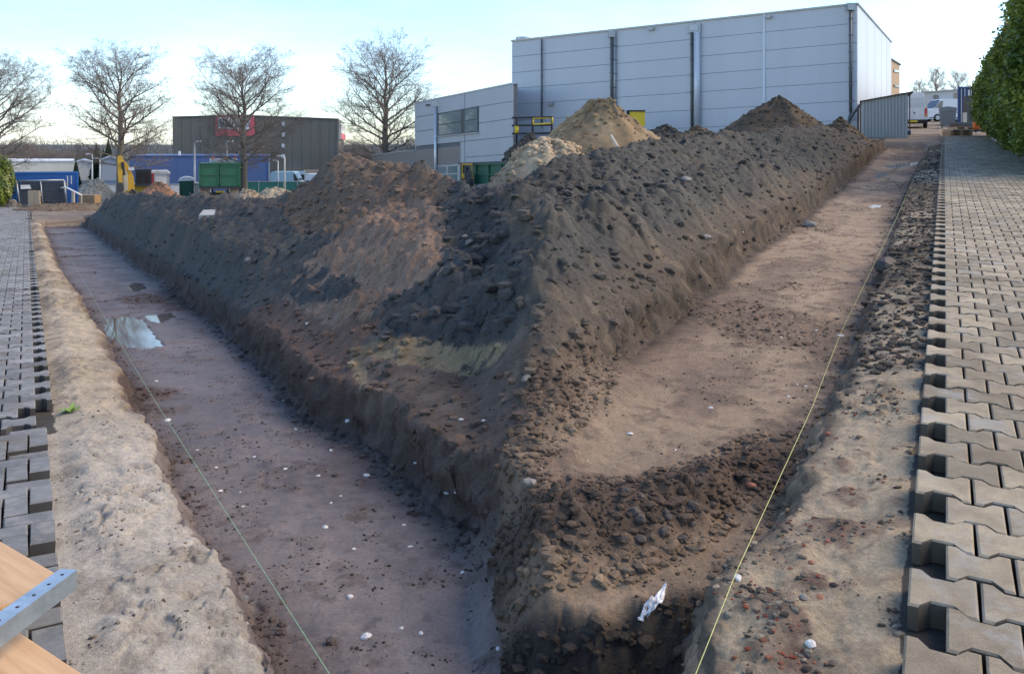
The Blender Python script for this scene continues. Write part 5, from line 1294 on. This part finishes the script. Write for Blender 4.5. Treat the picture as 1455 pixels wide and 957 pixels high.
# ---- vans
def van_rear(x0, x1, yt, D, label):
    z0 = zr(D); xa, xb = px_x(x0, D), px_x(x1, D); H = CAMZ+(HY-yt)/F*D-z0; wv_ = xb-xa
    t = Thing('van', ((xa+xb)/2, D, z0), label, 'van')
    pr = [(xa, z0+.35), (xa, z0+H*.9), (xa+.1, z0+H), (xb-.22, z0+H), (xb-.08, z0+H*.86), (xb, z0+H*.45), (xb, z0+.35)]
    mb = MB(); mb.prism(pr, D, D+4.6); t.part('body', mb, WHITEP)
    mb = MB(); mb.prism([(xb-.14, z0+H*.95), (xb-.05, z0+H*.80), (xb+.01, z0+H*.45), (xb-.05, z0+H*.45)], D-.03, D+.06); t.part('pillar', mb, mat('cream_trim', (.62, .56, .42), .4))
    for a, b_ in ((xa+.05, (xa+xb)/2-.01), ((xa+xb)/2+.01, xb-.2)):
        mb = MB(); mb.box(a, b_, D-.03, D, z0+.5, z0+H*.92, .01); d_ = t.part('rear_door', mb, WHITEP)
        mb = MB(); mb.box(a+.05, b_-.05, D-.045, D-.03, z0+H*.58, z0+H*.85); t.part('window', mb, mat('pale_glass', (.5, .52, .55), .15), d_)
        mb = MB(); mb.box(a+.02, a+.10, D-.05, D-.03, z0+H*.40, z0+H*.44); t.part('handle', mb, BLACK, d_)
    for q_ in ((.40, .55, REDP), (.32, .40, ORANGE)): mb = MB(); mb.box(xb-.16, xb-.04, D-.05, D+.05, z0+H*q_[0], z0+H*q_[1]); t.part('tail_light', mb, q_[2])
    mb = MB(); mb.box(xa, xb, D-.12, D+.1, z0+.3, z0+.52, .02); t.part('bumper', mb, BLACK)
    for x_ in (xa+.02, xb-.22):
        for y_ in (D+.7, D+3.6):
            mb = MB(); mb.cyl((x_, y_, z0+.33), .33, .2, 18, 'x'); w_ = t.part('wheel', mb, BLACK, None, True)
            mb = MB(); mb.cyl((x_-.01, y_, z0+.33), .18, .22, 12, 'x'); t.part('rim', mb, STEELP, w_)
    mb = MB(); mb.box((xa+xb)/2-.25, (xa+xb)/2+.25, D-.15, D-.12, z0+.36, z0+.47); t.part('number_plate', mb, RAILY)
    turn(t)
van_rear(1279, 1316, 131.5, 52.5, 'white panel van seen from behind next to the metal shed')
van(1385, 1319, 140.5, 72., zr(72), 'white delivery van parked sideways behind the grey waste bin', mat('van_white', (.76, .77, .78), .3, var=.04))
def trailer():
    D = 95.; A, B = facing(1300, 1364, D, 1300); W = Wall(A, B); t = Thing('site_cabin', (A[0], A[1], zr(D)-.4), 'long white flat-roofed building with one small dark window', 'building')
    mb = MB(); W.poly(mb, [(1300, 132.5), (1364, 127.5), (1364, 172), (1300, 172)], -4, 0); t.part('wall', mb, WHITEP)
    mb = MB(); W.poly(mb, [(1299, 131.6), (1365, 126.3), (1365, 128.2), (1299, 133.4)], -4.2, .3); t.part('roof_edge', mb, mat('light_trim', (.48, .48, .47), .5))
    mb = MB(); W.poly(mb, quad(1327, 1333.5, 135.5, 142.2), .02, .12); w_ = t.part('window', mb, DARKF)
    mb = MB(); W.poly(mb, quad(1327.8, 1332.7, 136.3, 141.4), .12, .15); t.part('pane', mb, DGLASS, w_)
    mb = MB(); W.poly(mb, quad(1355, 1362, 132, 150), .02, .06); t.part('door', mb, mat('tan_door', (.45, .38, .27), .6))
trailer()
def small_far():
    D = 88.; A, B = plan(1266, D), plan(1278.5, D+9); W = Wall(A, B); t = Thing('brick_annex', (A[0], A[1], zr(D)-.4), 'narrow warm brick building beyond the warehouse side wall', 'building')
    mb = MB(); W.poly(mb, [(1266, 84), (1278.5, 92), (1278.5, 165), (1266, 165)], -5, 0); t.part('wall', mb, mat('warm_brick', (.42, .28, .17), .8, var=.12, scale=2))
    mb = MB(); W.poly(mb, [(1265.5, 83), (1279, 91.3), (1279, 93), (1265.5, 84.8)], -5.1, .15); t.part('roof_edge', mb, DARKM)
    for y_ in (99, 120): mb = MB(); W.poly(mb, [(1269, y_), (1277.5, y_+2), (1277.5, y_+4), (1269, y_+3)], .02, .1); t.part('window', mb, DGLASS)
small_far()
# ---- wheeled waste bin
def bin_():
    D = 52.; z0 = zr(D); xa, xb = px_x(1336, D), px_x(1357.5, D); t = Thing('waste_bin', ((xa+xb)/2, D, z0), 'grey four-wheeled steel waste bin with closed lid', 'waste bin')
    BG = mat('bin_grey', (.21, .23, .25), .45, .3, var=.12, scale=4)
    mb = MB(); mb.hexa([(xa+.06, D+.05, z0+.18), (xb-.06, D+.05, z0+.18), (xb-.06, D+.85, z0+.18), (xa+.06, D+.85, z0+.18), (xa, D, z0+1.15), (xb, D, z0+1.15), (xb, D+.95, z0+1.15), (xa, D+.95, z0+1.15)]); t.part('body', mb, BG)
    mb = MB(); mb.prism([(xa-.04, z0+1.15), (xb+.04, z0+1.15), (xb+.02, z0+1.28), ((xa+xb)/2, z0+1.36), (xa-.02, z0+1.28)], D-.04, D+1.0); t.part('lid', mb, BG)
    mb = MB(); mb.box(xa-.03, xb+.03, D-.05, D, z0+1.07, z0+1.15); t.part('rim', mb, BG)
    for x_ in (xa+.28, xb-.28): mb = MB(); mb.box(x_-.03, x_+.03, D-.02, D+.06, z0+.22, z0+1.05); t.part('rib', mb, BG)
    for x_ in (xa+.14, xb-.14):
        for y_ in (D+.1, D+.8): mb = MB(); mb.cyl((x_-.03, y_, z0+.09), .09, .06, 12, 'x'); t.part('wheel', mb, BLACK)
    for x_ in (xa-.06, xb): mb = MB(); mb.cyl((x_, D+.4, z0+1.0), .03, .06, 8, 'x'); t.part('trunnion', mb, DARKM)
    turn(t)
bin_()
# ---- dark blue container, dark tarpaulin stack, pallets
def cont_r():
    D = 58.; A, B = plan(1361, D), plan(1366.5, D+6); W1 = Wall(A, B); A, Bb = facing(1361, 1420, D, 1361); W = Wall(A, Bb)
    NB = mat('container_navy', (.035, .07, .20), .5, var=.12, scale=1.5, dirt=(.1, .08, .07), dirt_amt=.3)
    t = Thing('shipping_container', (A[0], D, zr(D)), 'dark blue shipping container half hidden by the hedge', 'container')
    mb = MB(); W.poly(mb, quad(1361.3, 1420, 124.5, 176), -6, -.05); t.part('body', mb, NB)
    for i_ in range(4): mb = MB(); a = 1362.5+i_*14; W.poly(mb, quad(a, a+12.6, 126, 175), -.05, 0); t.part('door', mb, NB)
    for a in (1366, 1371, 1380, 1385): mb = MB(); mb.tube([W.pt(a, 126, .05), W.pt(a, 175, .05)], .03, 6); t.part('locking_bar', mb, STEELP)
    for q_ in ((123.5, 125.6), (175, 177)): mb = MB(); W.poly(mb, quad(1360.5, 1421, *q_), -.1, .05); t.part('rail', mb, NB)
    mb = MB(); W.poly(mb, quad(1360.5, 1363, 124, 177), -.1, .06); t.part('corner_post', mb, NB)
    for y_, h_ in ((128, 8), (139, 3)): mb = MB(); W.poly(mb, quad(1375.5, 1378, y_, y_+h_), .0, .02); t.part('marking', mb, SIGNW)
cont_r()
D = 50.; t = Thing('stacked_sheets', (px_x(1382, D), D, zr(D)), 'dark stack of sheet material leaning in front of the dark blue container', 'stack')
for i_ in range(5):
    mb = MB(); bxp(mb, 1370+i_*.8, 1392+i_*.5, 137+i_*.7, 177, D-.12*i_, .1); t.part('sheet', mb, DARKM)
mb = MB(); bxp(mb, 1369, 1374, 160, 174, D-.7, .1); t.part('pale_sheet', mb, mat('pale_board', (.55, .5, .4), .7))
def pallet(x0, x1, yb, D, n, label, toppale):
    z0 = zr(D); xa, xb = px_x(x0, D), px_x(x1, D); t = Thing('pallet_stack', ((xa+xb)/2, D, z0), label, 'pallets')
    z = z0
    for k_ in range(n):
        for j in range(3):
            x_ = lerp(xa, xb-.1, j/2); mb = MB(); mb.box(x_, x_+.1, D, D+.8, z, z+.1); t.part('block', mb, TANWOOD)
        for j in range(5):
            y_ = D+j*.17; mb = MB(); mb.box(xa, xb, y_, y_+.12, z+.1, z+.122); t.part('slat', mb, TANWOOD)
        z += .125
    if toppale: mb = MB(); mb.box(xa+.1, xb-.05, D-.02, D+.75, z+.002, z+.06); t.part('load', mb, mat('pale_board', (.55, .5, .4)))
    else: mb = MB(); mb.box(xa+.1, xb-.1, D+.05, D+.7, z+.002, z+.25, .03); t.part('load', mb, DARKM)
pallet(1351, 1382, 193, 39.8, 2, 'two low wooden pallets with a pale board on top', True)
pallet(1357, 1388, 182, 46., 2, 'dark loaded pallets behind the low wooden pallets', False)
D = 44.; t = Thing('orange_bucket', (px_x(1388, D), D, zr(D)), 'orange tub on a dark trolley beside the hedge foot', 'tub')
mb = MB(); q_ = P(1388, 184, D); mb.cyl((q_.x, q_.y, q_.z), .17, .42, 14, 'z', .21); t.part('tub', mb, ORANGE, None, True)
mb = MB(); mb.box(q_.x-.22, q_.x+.25, q_.y-.2, q_.y+.25, zr(D)+.05, q_.z-.001); t.part('trolley', mb, DARKM)
for x_ in (-.18, .18): mb = MB(); mb.cyl((q_.x+x_, q_.y-.22, zr(D)+.07), .07, .04, 10, 'y'); t.part('wheel', mb, BLACK)
a_, b_ = GR(1408, 195.5), GR(1428, 207.5); mb = MB(); dv = (b_-a_).normalized(); sd = Vector((dv.y, -dv.x, 0)).normalized()*.07
mb.add([a_+sd, a_-sd, b_-sd, b_+sd]+[v+Vector((0, 0, .05)) for v in (a_+sd, a_-sd, b_-sd, b_+sd)], [(3, 2, 1, 0), (4, 5, 6, 7), (0, 1, 5, 4), (1, 2, 6, 5), (2, 3, 7, 6), (3, 0, 4, 7)])
for i_, v in enumerate(mb.v): mb.v[i_] = (v[0], v[1], v[2]+.012)
tag(mb.build('plank', mat('pale_plank', (.50, .48, .43), .7, var=.12, scale=5)), 'pale plank lying on mossy paving beside the hedge', 'plank')

# ------------------------------------------------------------------ separate heaps
def mound(name, label, cat, px_, D, e_top, radii, colr, colr2, seed, G='R', flat=.0, rz=0.0, sharp=1.0, n=3.2):
    ra, rb = radii; nr_, na = 46, 120
    r, a = np.meshgrid(np.linspace(0.0, 1.0, nr_), np.linspace(0, 2*math.pi, na, endpoint=False), indexing='ij')
    lx, ly = r*ra*np.cos(a), r*rb*np.sin(a)
    c_, s_ = math.cos(rz), math.sin(rz); x = px_x(px_, D)+lx*c_-ly*s_; y = D+lx*s_+ly*c_
    prof = 1-r
    prof = np.where(prof > 1-flat, 1-flat+(prof-1+flat)*.25, prof) if flat > 0 else prof
    prof = prof/prof.max(); prof = np.sqrt(prof**2+.0)*1.0
    prof = prof-.05*np.exp(-(r/.12)**2)
    H = e_top*(1+.05)
    nz_ = fbm(x, y, 1.1, 5, seed)*.12*np.minimum(1, r*6)*(1-r)**.5*min(1.4, e_top)+fbm(x, y, 6, 3, seed+3)*.03
    w1_, _, hh = worley(x, y, 6, seed+7)
    z = (zl(y) if G == 'L' else zr(y))+H*prof*(1+.16*fbm(x*0+np.cos(a)*1.3, np.sin(a)*1.3, 1.5, 3, seed+5))+nz_+clip01(1-w1_*1.3)*.05*(hh > .5)-.12*(r > .97)
    v = np.stack([x, y, z], -1).reshape(-1, 3); i_ = np.arange(nr_*na).reshape(nr_, na)
    q_ = np.stack([i_[:-1], np.roll(i_[:-1], -1, 1), np.roll(i_[1:], -1, 1), i_[1:]], -1).reshape(-1, 4)[:, ::-1]
    k_ = sstep(-.15, .35, fbm(x, y, 1.6, 4, seed+9)).reshape(-1, 1)
    cc = np.array(colr)*(1-k_)+np.array(colr2)*k_
    me = soil_mesh(name, v, q_, cc, np.zeros(len(v)))
    o = link(name, me, None); tag(o, label, cat)
    rg = np.random.default_rng(seed); V, Fc, Cl, n0 = [], [], [], 0
    for t_ in rg.integers(0, len(v), 500):
        g, f = ROCKS[rg.integers(8)]; s__ = rg.uniform(.02, .07)
        V.append(g*s__+v[t_]); Fc.append(f+n0); n0 += len(g); Cl.append(np.tile(cc[t_]*rg.uniform(.7, 1.3), (len(g), 1)))
    me = soil_mesh('lumps', np.concatenate(V), np.concatenate(Fc), np.concatenate(Cl), np.zeros(n0)); tag(link('lumps', me, None, o), kind='stuff')
    return o
mound('sand_heap', 'large tan sand heap with flattened top before the warehouse', 'sand heap', 858, 20., 1.46, (2.3, 2.0), (.25, .175, .10), (.33, .24, .14), 201, flat=.16)
mound('sand_heap', 'low pale sand heap in front of the large tan heap', 'sand heap', 778, 14.6, .86, (1.05, 1.2), (.40, .30, .19), (.46, .36, .24), 211, flat=.45)
mound('soil_heap', 'dark pointed soil heap in front of the warehouse wall', 'soil heap', 1107, 30., 1.68, (2.75, 2.4), (.085, .066, .048), (.12, .09, .062), 221)
mound('soil_heap', 'small dark soil heap between the yellow cabinet and pointed heap', 'soil heap', 948, 29., .72, (1.5, 1.3), (.06, .055, .048), (.08, .07, .06), 231)
mound('soil_heap', 'small brown soil heap at the foot of the grey vent duct', 'soil heap', 992, 28., .70, (1.3, 1.2), (.13, .10, .07), (.17, .13, .09), 241)
mound('soil_heap', 'rounded brown soil heap beside the metal shed', 'soil heap', 1195, 33., .92, (1.15, 1.2), (.12, .09, .062), (.16, .12, .08), 251)
mound('soil_heap', 'low dark soil heap under the black and yellow railing', 'soil heap', 752, 24., .62, (.75, .8), (.07, .062, .055), (.10, .085, .07), 256)
mound('gravel_heap', 'reddish brown gravel heap behind the dark bank by the excavator', 'gravel heap', 224, 41., 1.36, (2.3, 2.0), (.27, .145, .085), (.33, .19, .12), 261, 'L', flat=.1)
mound('soil_heap', 'small dark soil heap at the end of the dark bank under the excavator boom', 'soil heap', 188, 37., 1.05, (1.7, 1.4), (.07, .063, .055), (.10, .085, .07), 266, 'L')
mound('sand_heap', 'low pale sand heap beside the tree trunk and green truck', 'sand heap', 354, 43., 1.02, (1.3, 1.2), (.42, .34, .24), (.36, .28, .19), 271, 'L', flat=.25)
mound('sand_heap', 'wider pale sand heap in front of the green netted fence', 'sand heap', 392, 44., 1.10, (1.9, 1.4), (.44, .36, .25), (.38, .30, .20), 281, 'L', flat=.35)
mound('rubble_heap', 'grey rubble heap behind the low timber box', 'rubble heap', 133, 58., 1.55, (2.1, 1.8), (.26, .26, .22), (.36, .35, .30), 291, 'L', flat=.2)
mound('earth_heap', 'brown earth step at the far end of the mauve trench', 'earth heap', 105, 44.5, .30, (3.2, 2.0), (.17, .12, .08), (.22, .17, .11), 296, 'L', flat=.6)
mound('rubble_heap', 'small pile of grey stones beside the fence panels', 'rubble heap', 16, 50.3, .33, (.55, .5), (.16, .14, .12), (.3, .28, .25), 301, 'L', flat=.3)
p = P(874, 202, 18.3); mb = MB(); mb.tube([P(868, 192, 18.55), P(880, 213, 18.2)], .03, 6)
tag(mb.build('wooden_stick', mat('pale_timber', (.56, .48, .36))), 'pale wooden stick standing in the tan sand heap', 'stick')

# ------------------------------------------------------------------ trees, hedge
BARK = mat('bark', (.20, .17, .13), .9, var=.25, scale=5, bump=.5, bscale=12)
TWIG = mat('twig', (.24, .20, .17), .9, var=.2, scale=4)
def bare_tree(seed, H=11.5, spread=4.0, limbs=32, dense=1.0):
    """trunk mesh and crown mesh of a leafless lime tree, base at the origin"""
    rr = random.Random(seed); tr, cr = MB(), MB()
    path = [Vector((0, 0, -.3))]
    for k_ in range(1, 13):
        t = k_/12; path.append(Vector((rr.uniform(-.09, .09)*t*1.5, rr.uniform(-.09, .09)*t*1.5, H*.97*t)))
    rad = [.30*(1-t_/12)**.85*(1 if t_ else 1.3)+.012 for t_ in range(13)]
    tr.tube(path, rad, 10)
    def at_h(h):
        f = h/(H*.97)*12; i_ = min(11, int(f)); return path[i_].lerp(path[i_+1], f-i_), lerp(rad[i_], rad[i_+1], f-i_)
    def branch(p, dirv, L, r, lev, rise):
        n = 5 if lev < 2 else (3 if lev == 2 else 2); pts = [p]; dv = dirv.normalized(); q_ = p.copy()
        for j in range(n):
            dv = (dv+Vector((rr.uniform(-.2, .2), rr.uniform(-.2, .2), rise/n+rr.uniform(-.08, .08)))).normalized()
            q_ = q_+dv*(L/n); pts.append(q_.copy())
        rads = [max(.004, r*(1-.86*j/n)) for j in range(n+1)]
        cr.tube(pts, rads, (7, 5, 3, 3)[lev] if lev < 4 else 3)
        if lev >= 3: return
        cnt = int(((12, 8, 4)[lev])*dense*(1 if lev else L/2.2+.35))
        for j in range(max(3, cnt)):
            f = rr.uniform(.22, 1.0) if lev else rr.uniform(.2, 1.0); k0 = min(n-1, int(f*n)); b0 = pts[k0].lerp(pts[k0+1], f*n-k0)
            tdir = (pts[k0+1]-pts[k0]).normalized(); side = Vector((rr.gauss(0, 1), rr.gauss(0, 1), rr.gauss(0, .8))); side = (side-tdir*side.dot(tdir)).normalized()
            nd = tdir*rr.uniform(.55, 1.0)+side*rr.uniform(.5, .95)
            branch(b0, nd, L*rr.uniform(.28, .5)*(1.15-.5*f), max(.005, rads[k0]*rr.uniform(.34, .5)), lev+1, rise*.35)
    for k_ in range(limbs):
        f = k_/(limbs-1); h = H*(.24+.66*f**1.05); p, r = at_h(h)
        a = k_*2.4+rr.uniform(-.4, .4)
        env = spread*math.sqrt(max(.02, 1-((h/H-.40)/.62)**2))*rr.uniform(.82, 1.1)
        up_ = lerp(.16, 1.35, f)+rr.uniform(-.12, .15)
        L = env*math.sqrt(1+min(up_, 1.0)**2)*.92
        branch(p, Vector((math.cos(a), math.sin(a), up_)), L, min(r*.55, .022+.022*L*.62), 0, .45 if f < .3 else .25)
    for k_ in range(6):
        p, r = at_h(H*.9); branch(p, Vector((rr.uniform(-.35, .35), rr.uniform(-.35, .35), 1)), H*.14, .02, 1, .1)
    return tr.mesh('trunk', True), cr.mesh('crown', True)
TREES = [bare_tree(5), bare_tree(9, limbs=34), bare_tree(14, spread=3.8)]
TSIZE = []
for _, cm_ in TREES:
    q_ = np.array([v.co[:] for v in cm_.vertices]); TSIZE.append((q_[:, 2].max(), np.percentile(np.hypot(q_[:, 0], q_[:, 1]), 99)))
def put_tree(k_, px_, D, ytop, label, rz, wide=1.0, group=None, side='L', sink=0, H=11.5, width=None):
    z0 = (zl(D) if side == 'L' else zr(D))-sink; h = CAMZ+(HY-ytop)/F*D-z0
    t = empty('bare_tree', (px_x(px_, D), D, z0), rz, label, 'tree', group)
    tm, cm = TREES[k_]; hz_, rx_ = TSIZE[k_]; sc_ = h/hz_
    sx_ = sc_*wide if width is None else width/F*D/(2*rx_)
    t.scale = (sx_, sx_, sc_)
    link('trunk', tm, BARK, t); link('crown', cm, TWIG, t)
    return t
put_tree(0, 171, 66., 57, 'leafless lime tree behind the yellow excavator boom', .4, width=190)
put_tree(1, 346, 60., 56, 'leafless lime tree beside the green tipper truck', 2.1, width=178)
put_tree(2, 548, 62., 38, 'leafless lime tree behind the tall brown heap', 1.2, width=172)
put_tree(1, -6, 58., 62, 'leafless lime tree above the pale hall and blue container', 4.0, width=180)
for n_, (a, D, y_) in enumerate([(736, 80, 92), (4, 104, 196), (30, 108, 202), (52, 112, 205), (76, 106, 206), (96, 110, 210), (120, 116, 208)]):
    if n_ == 0: continue
    put_tree(n_ % 3, a, float(D), y_, 'hazy leafless tree far behind the cream hall roof', n_*1.3, 1.3, 'far trees behind the cream hall')
for n_, (a, D, y_) in enumerate([(500, 120, 196), (514, 125, 203), (527, 118, 206)]):
    put_tree(n_ % 3, a, float(D), y_, 'far leafless tree between the dark brown building and boarded annex', n_*2.3, 1.2, 'far trees beside the dark brown building')
BACKLIT_TWIG = mat('backlit_twig', (.42, .33, .25), .9, var=.2, scale=4)  # backlit glow and haze painted in as a paler, warmer twig colour
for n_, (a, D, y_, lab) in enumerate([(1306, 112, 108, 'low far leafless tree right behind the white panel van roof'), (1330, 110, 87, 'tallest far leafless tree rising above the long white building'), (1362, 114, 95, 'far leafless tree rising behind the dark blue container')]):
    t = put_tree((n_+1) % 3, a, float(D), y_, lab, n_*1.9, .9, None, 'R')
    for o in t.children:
        if o.name.startswith('crown'): o.data = o.data.copy(); o.data.materials.clear(); o.data.materials.append(BACKLIT_TWIG)
# conifers
CONI = mat('conifer_green', (.028, .050, .026), .9, var=.35, scale=3)
def conifer(seed):
    rg = np.random.default_rng(seed); v, f = [], []
    for k_ in range(2600):
        t = rg.random()**.75; z = 1-t*.93; a = rg.random()*6.283; R_ = .24*t*(.75+.4*rg.random())+.01
        b0 = np.array([math.cos(a)*R_*.35, math.sin(a)*R_*.35, z]); tip = np.array([math.cos(a)*R_, math.sin(a)*R_, z-.035*rg.random()-.02*t])
        s_ = np.array([-math.sin(a), math.cos(a), 0])*.016*(.6+t); n0 = len(v)
        v += [tuple(b0+s_), tuple(b0-s_), tuple(tip), tuple((b0+tip)/2+np.array([0, 0, -.03*rg.random()]))]; f += [(n0, n0+1, n0+2), (n0, n0+3, n0+2)]
    mb = MB(); mb.add(v, f); me = bpy.data.meshes.new('crown'); me.from_pydata(mb.v, [], mb.f); tb = MB(); tb.tube([(0, 0, -.02), (0, 0, .5), (0, 0, .98)], [.02, .012, .003], 7)
    return tb.mesh('trunk', True), me
CF = conifer(3)
for n_, (a, y_, D, lab) in enumerate([(137, 203, 90, 'slim dark conifer standing between the two grey halls'), (154, 196, 92, 'tall dark conifer right behind the grey gable hall'), (147, 211, 88, 'short dark conifer against the grey gable hall'), (108, 226, 86, 'small green conifer at the blue container end')]):
    z0 = zl(D); h = CAMZ+(HY-y_)/F*D-z0
    t = empty('conifer', (px_x(a, D), D, z0), n_*1.1, lab, 'tree'); t.scale = (h*.85, h*.85, h); link('trunk', CF[0], BARK, t); link('crown', CF[1], CONI, t)
# leaves of hedges
def leaf_mat(name, a, b2):
    m, n, l, b = new_mat(name); ge = n.new('ShaderNodeNewGeometry')
    at = n.new('ShaderNodeAttribute'); at.attribute_name = 'tone'
    rp_ = n.new('ShaderNodeValToRGB'); rp_.color_ramp.elements[0].color = a+(1,); rp_.color_ramp.elements[1].color = b2+(1,)
    l.new(at.outputs['Fac'], rp_.inputs[0]); l.new(rp_.outputs[0], b.inputs['Base Color']); b.inputs['Roughness'].default_value = .45
    tl = n.new('ShaderNodeBsdfTranslucent'); l.new(rp_.outputs[0], tl.inputs['Color']); mx = n.new('ShaderNodeMixShader'); mx.inputs[0].default_value = .3
    out = n['Material Output']; l.new(b.outputs[0], mx.inputs[1]); l.new(tl.outputs[0], mx.inputs[2]); l.new(mx.outputs[0], out.inputs['Surface']); return m
LEAVES = leaf_mat('hedge_leaf', (.06, .105, .016), (.31, .36, .065))
def leaves(name, pts, size, seed, m, parent, smin=.6):
    rg = np.random.default_rng(seed); n = len(pts)
    nrm = rg.normal(size=(n, 3)); nrm[:, 2] = np.abs(nrm[:, 2])+.25; nrm /= np.linalg.norm(nrm, axis=1)[:, None]
    t = rg.normal(size=(n, 3)); t -= nrm*(t*nrm).sum(1)[:, None]; t /= np.linalg.norm(t, axis=1)[:, None]; b = np.cross(nrm, t)
    L = size*rg.uniform(smin, 1.25, n)[:, None]; W_ = L*.36
    v = np.stack([pts-t*L*.5, pts+b*W_+nrm*L*.08, pts+t*L*.55, pts-b*W_+nrm*L*.08], 1).reshape(-1, 3)
    q_ = np.arange(4*n).reshape(n, 4); me = bpy.data.meshes.new(name)
    me.vertices.add(4*n); me.vertices.foreach_set('co', v.astype(np.float32).ravel()); me.loops.add(4*n); me.loops.foreach_set('vertex_index', q_.astype(np.int32).ravel())
    me.polygons.add(n); me.polygons.foreach_set('loop_start', np.arange(0, 4*n, 4, dtype=np.int32)); me.update(calc_edges=True)
    cl = fbm(pts[:, 0]+pts[:, 2]*.7, pts[:, 1]+pts[:, 2]*1.1, 1.1, 3, seed+1)
    add_float(me, 'tone', np.repeat(clip01(.42+.75*cl+rg.normal(0, .16, n)), 4)); return link(name, me, m, parent)
def hedge():
    rg = np.random.default_rng(5)
    x0, y0 = toR(33, -2.55)
    t = empty('hedge', (x0, y0, zr(y0)), 0, 'tall dense evergreen hedge along the mossy right paving', 'hedge')
    n = 120000
    s_ = 21+28*rg.random(n)**1.1; u = rg.random(n)
    top = 4.75-.075*np.maximum(0, s_-26)+.7*fbm(s_, s_*0+3, .7, 4, 8)
    # closed rounded section: front face, top, a bit of the back
    h = np.clip(u*1.25, 0, 1); over = np.clip((u-.8)/.2, 0, 1)
    bul = .40*np.sin(h**.75*math.pi*.98)**.8*sstep(0, .25, h)+.62*fbm(s_*.9, h*top*1.0, .9, 5, 9)+.10*np.maximum(0, (s_-34)/8)*np.sin(h*math.pi)
    k_ = 2.0-bul+over*1.9+.35*sstep(.82, 1, h)
    z = .12+h*top+over*.1+.22*fbm(s_*1.3, k_*1.3, 1.0, 3, 10)
    inward = rg.exponential(.14, n)-.22*(rg.random(n) < .10)*rg.random(n)
    k_ = k_+np.minimum(inward, .6)*(1-over)+rg.normal(0, .05, n); z = z-over*inward*.5+rg.normal(0, .05, n)
    xx, yy = toR(s_, -k_); pts = np.stack([xx, yy, SL*yy+z], -1)-np.array([x0, y0, zr(y0)])
    leaves('foliage', pts, .125, 6, LEAVES, t)
    # shaded inner mass of twigs and stems
    mb = MB(); rr = random.Random(2)
    for j in range(26):
        ss = 21.5+j*1.06; bx, by = toR(ss, -3.0); base = Vector((bx-x0, by-y0, zr(by)-zr(y0)-.1))
        for m_ in range(4):
            tip = base+Vector((rr.uniform(-.5, .5), rr.uniform(-.5, .5), rr.uniform(2.2, 3.2))); mb.tube([base, (base+tip)/2+Vector((rr.uniform(-.1, .1), 0, 0)), tip], [.04, .03, .01], 5)
    mb.build('stem', BARK, t, True)
    n = 26000; s_ = 21+28*rg.random(n); h = rg.random(n); k_ = 2.7+.35*rg.random(n); z = .1+h*(4.2-.075*np.maximum(0, s_-26)); xx, yy = toR(s_, -k_)
    leaves('inner_foliage', np.stack([xx, yy, SL*yy+z], -1)-np.array([x0, y0, zr(y0)]), .30, 8, LEAVES, t)
hedge()
def bush(px_, D, yt, w_, label, seed, n=3500, size=.16, side='L'):
    rg = np.random.default_rng(seed); z0 = zl(D) if side == 'L' else zr(D); h = CAMZ+(HY-yt)/F*D-z0
    t = empty('bush', (px_x(px_, D), D, z0), 0, label, 'bush')
    v = rg.normal(size=(n, 3)); v /= np.linalg.norm(v, axis=1)[:, None]; v *= (.55+.45*rg.random(n)**.4)[:, None]; v *= (1+.3*fbm(v[:, 0]*2, v[:, 1]*2+v[:, 2]*2, 1, 3, seed))[:, None]
    pts = v*np.array([w_/2, w_/2, h/2])+np.array([0, 0, h/2]); leaves('foliage', pts, size, seed, LEAVES, t)
    mb = MB(); mb.tube([(0, 0, -.1), (.05, 0, h*.4), (0, .05, h*.8)], [.07, .05, .02], 6); mb.build('stem', BARK, t, True)
bush(2, 50., 222, 1.5, 'green leafy bush at the blue container corner', 31)
# far belt of woodland beyond the left yard
def belt():
    rg = np.random.default_rng(12); n = 42000
    pc = -160+rg.random(700)*930; Dc = 200+rg.random(700)*50; hc = 8.3+rg.random(700)*3+1.1*np.sin(pc*.035)
    i_ = rg.integers(0, 700, n); t = rg.random(n)**.8; D = Dc[i_]+rg.normal(0, 1.2, n)
    x = px_x(pc[i_], Dc[i_])+rg.normal(0, 1, n)*(.35+1.5*np.sin(t*math.pi*.9)); z = zl(190)-.2+hc[i_]*t
    a = rg.normal(0, .5, n); L = .5+.9*rg.random(n); w_ = .05+.07*(1-t)
    dx, dz_ = np.sin(a)*L, np.cos(a)*L
    v = np.stack([np.stack([x-w_, D, z], -1), np.stack([x+w_, D, z], -1), np.stack([x+dx, D, z+dz_], -1)], 1).reshape(-1, 3)
    me = bpy.data.meshes.new('woodland'); me.from_pydata(v.tolist(), [], np.arange(3*n).reshape(n, 3).tolist())
    tag(link('woodland', me, mat('far_wood', (.24, .21, .19), .95, var=.3, scale=.4)), 'distant belt of leafless woodland behind the yard buildings', 'woodland', kind='stuff')
belt()
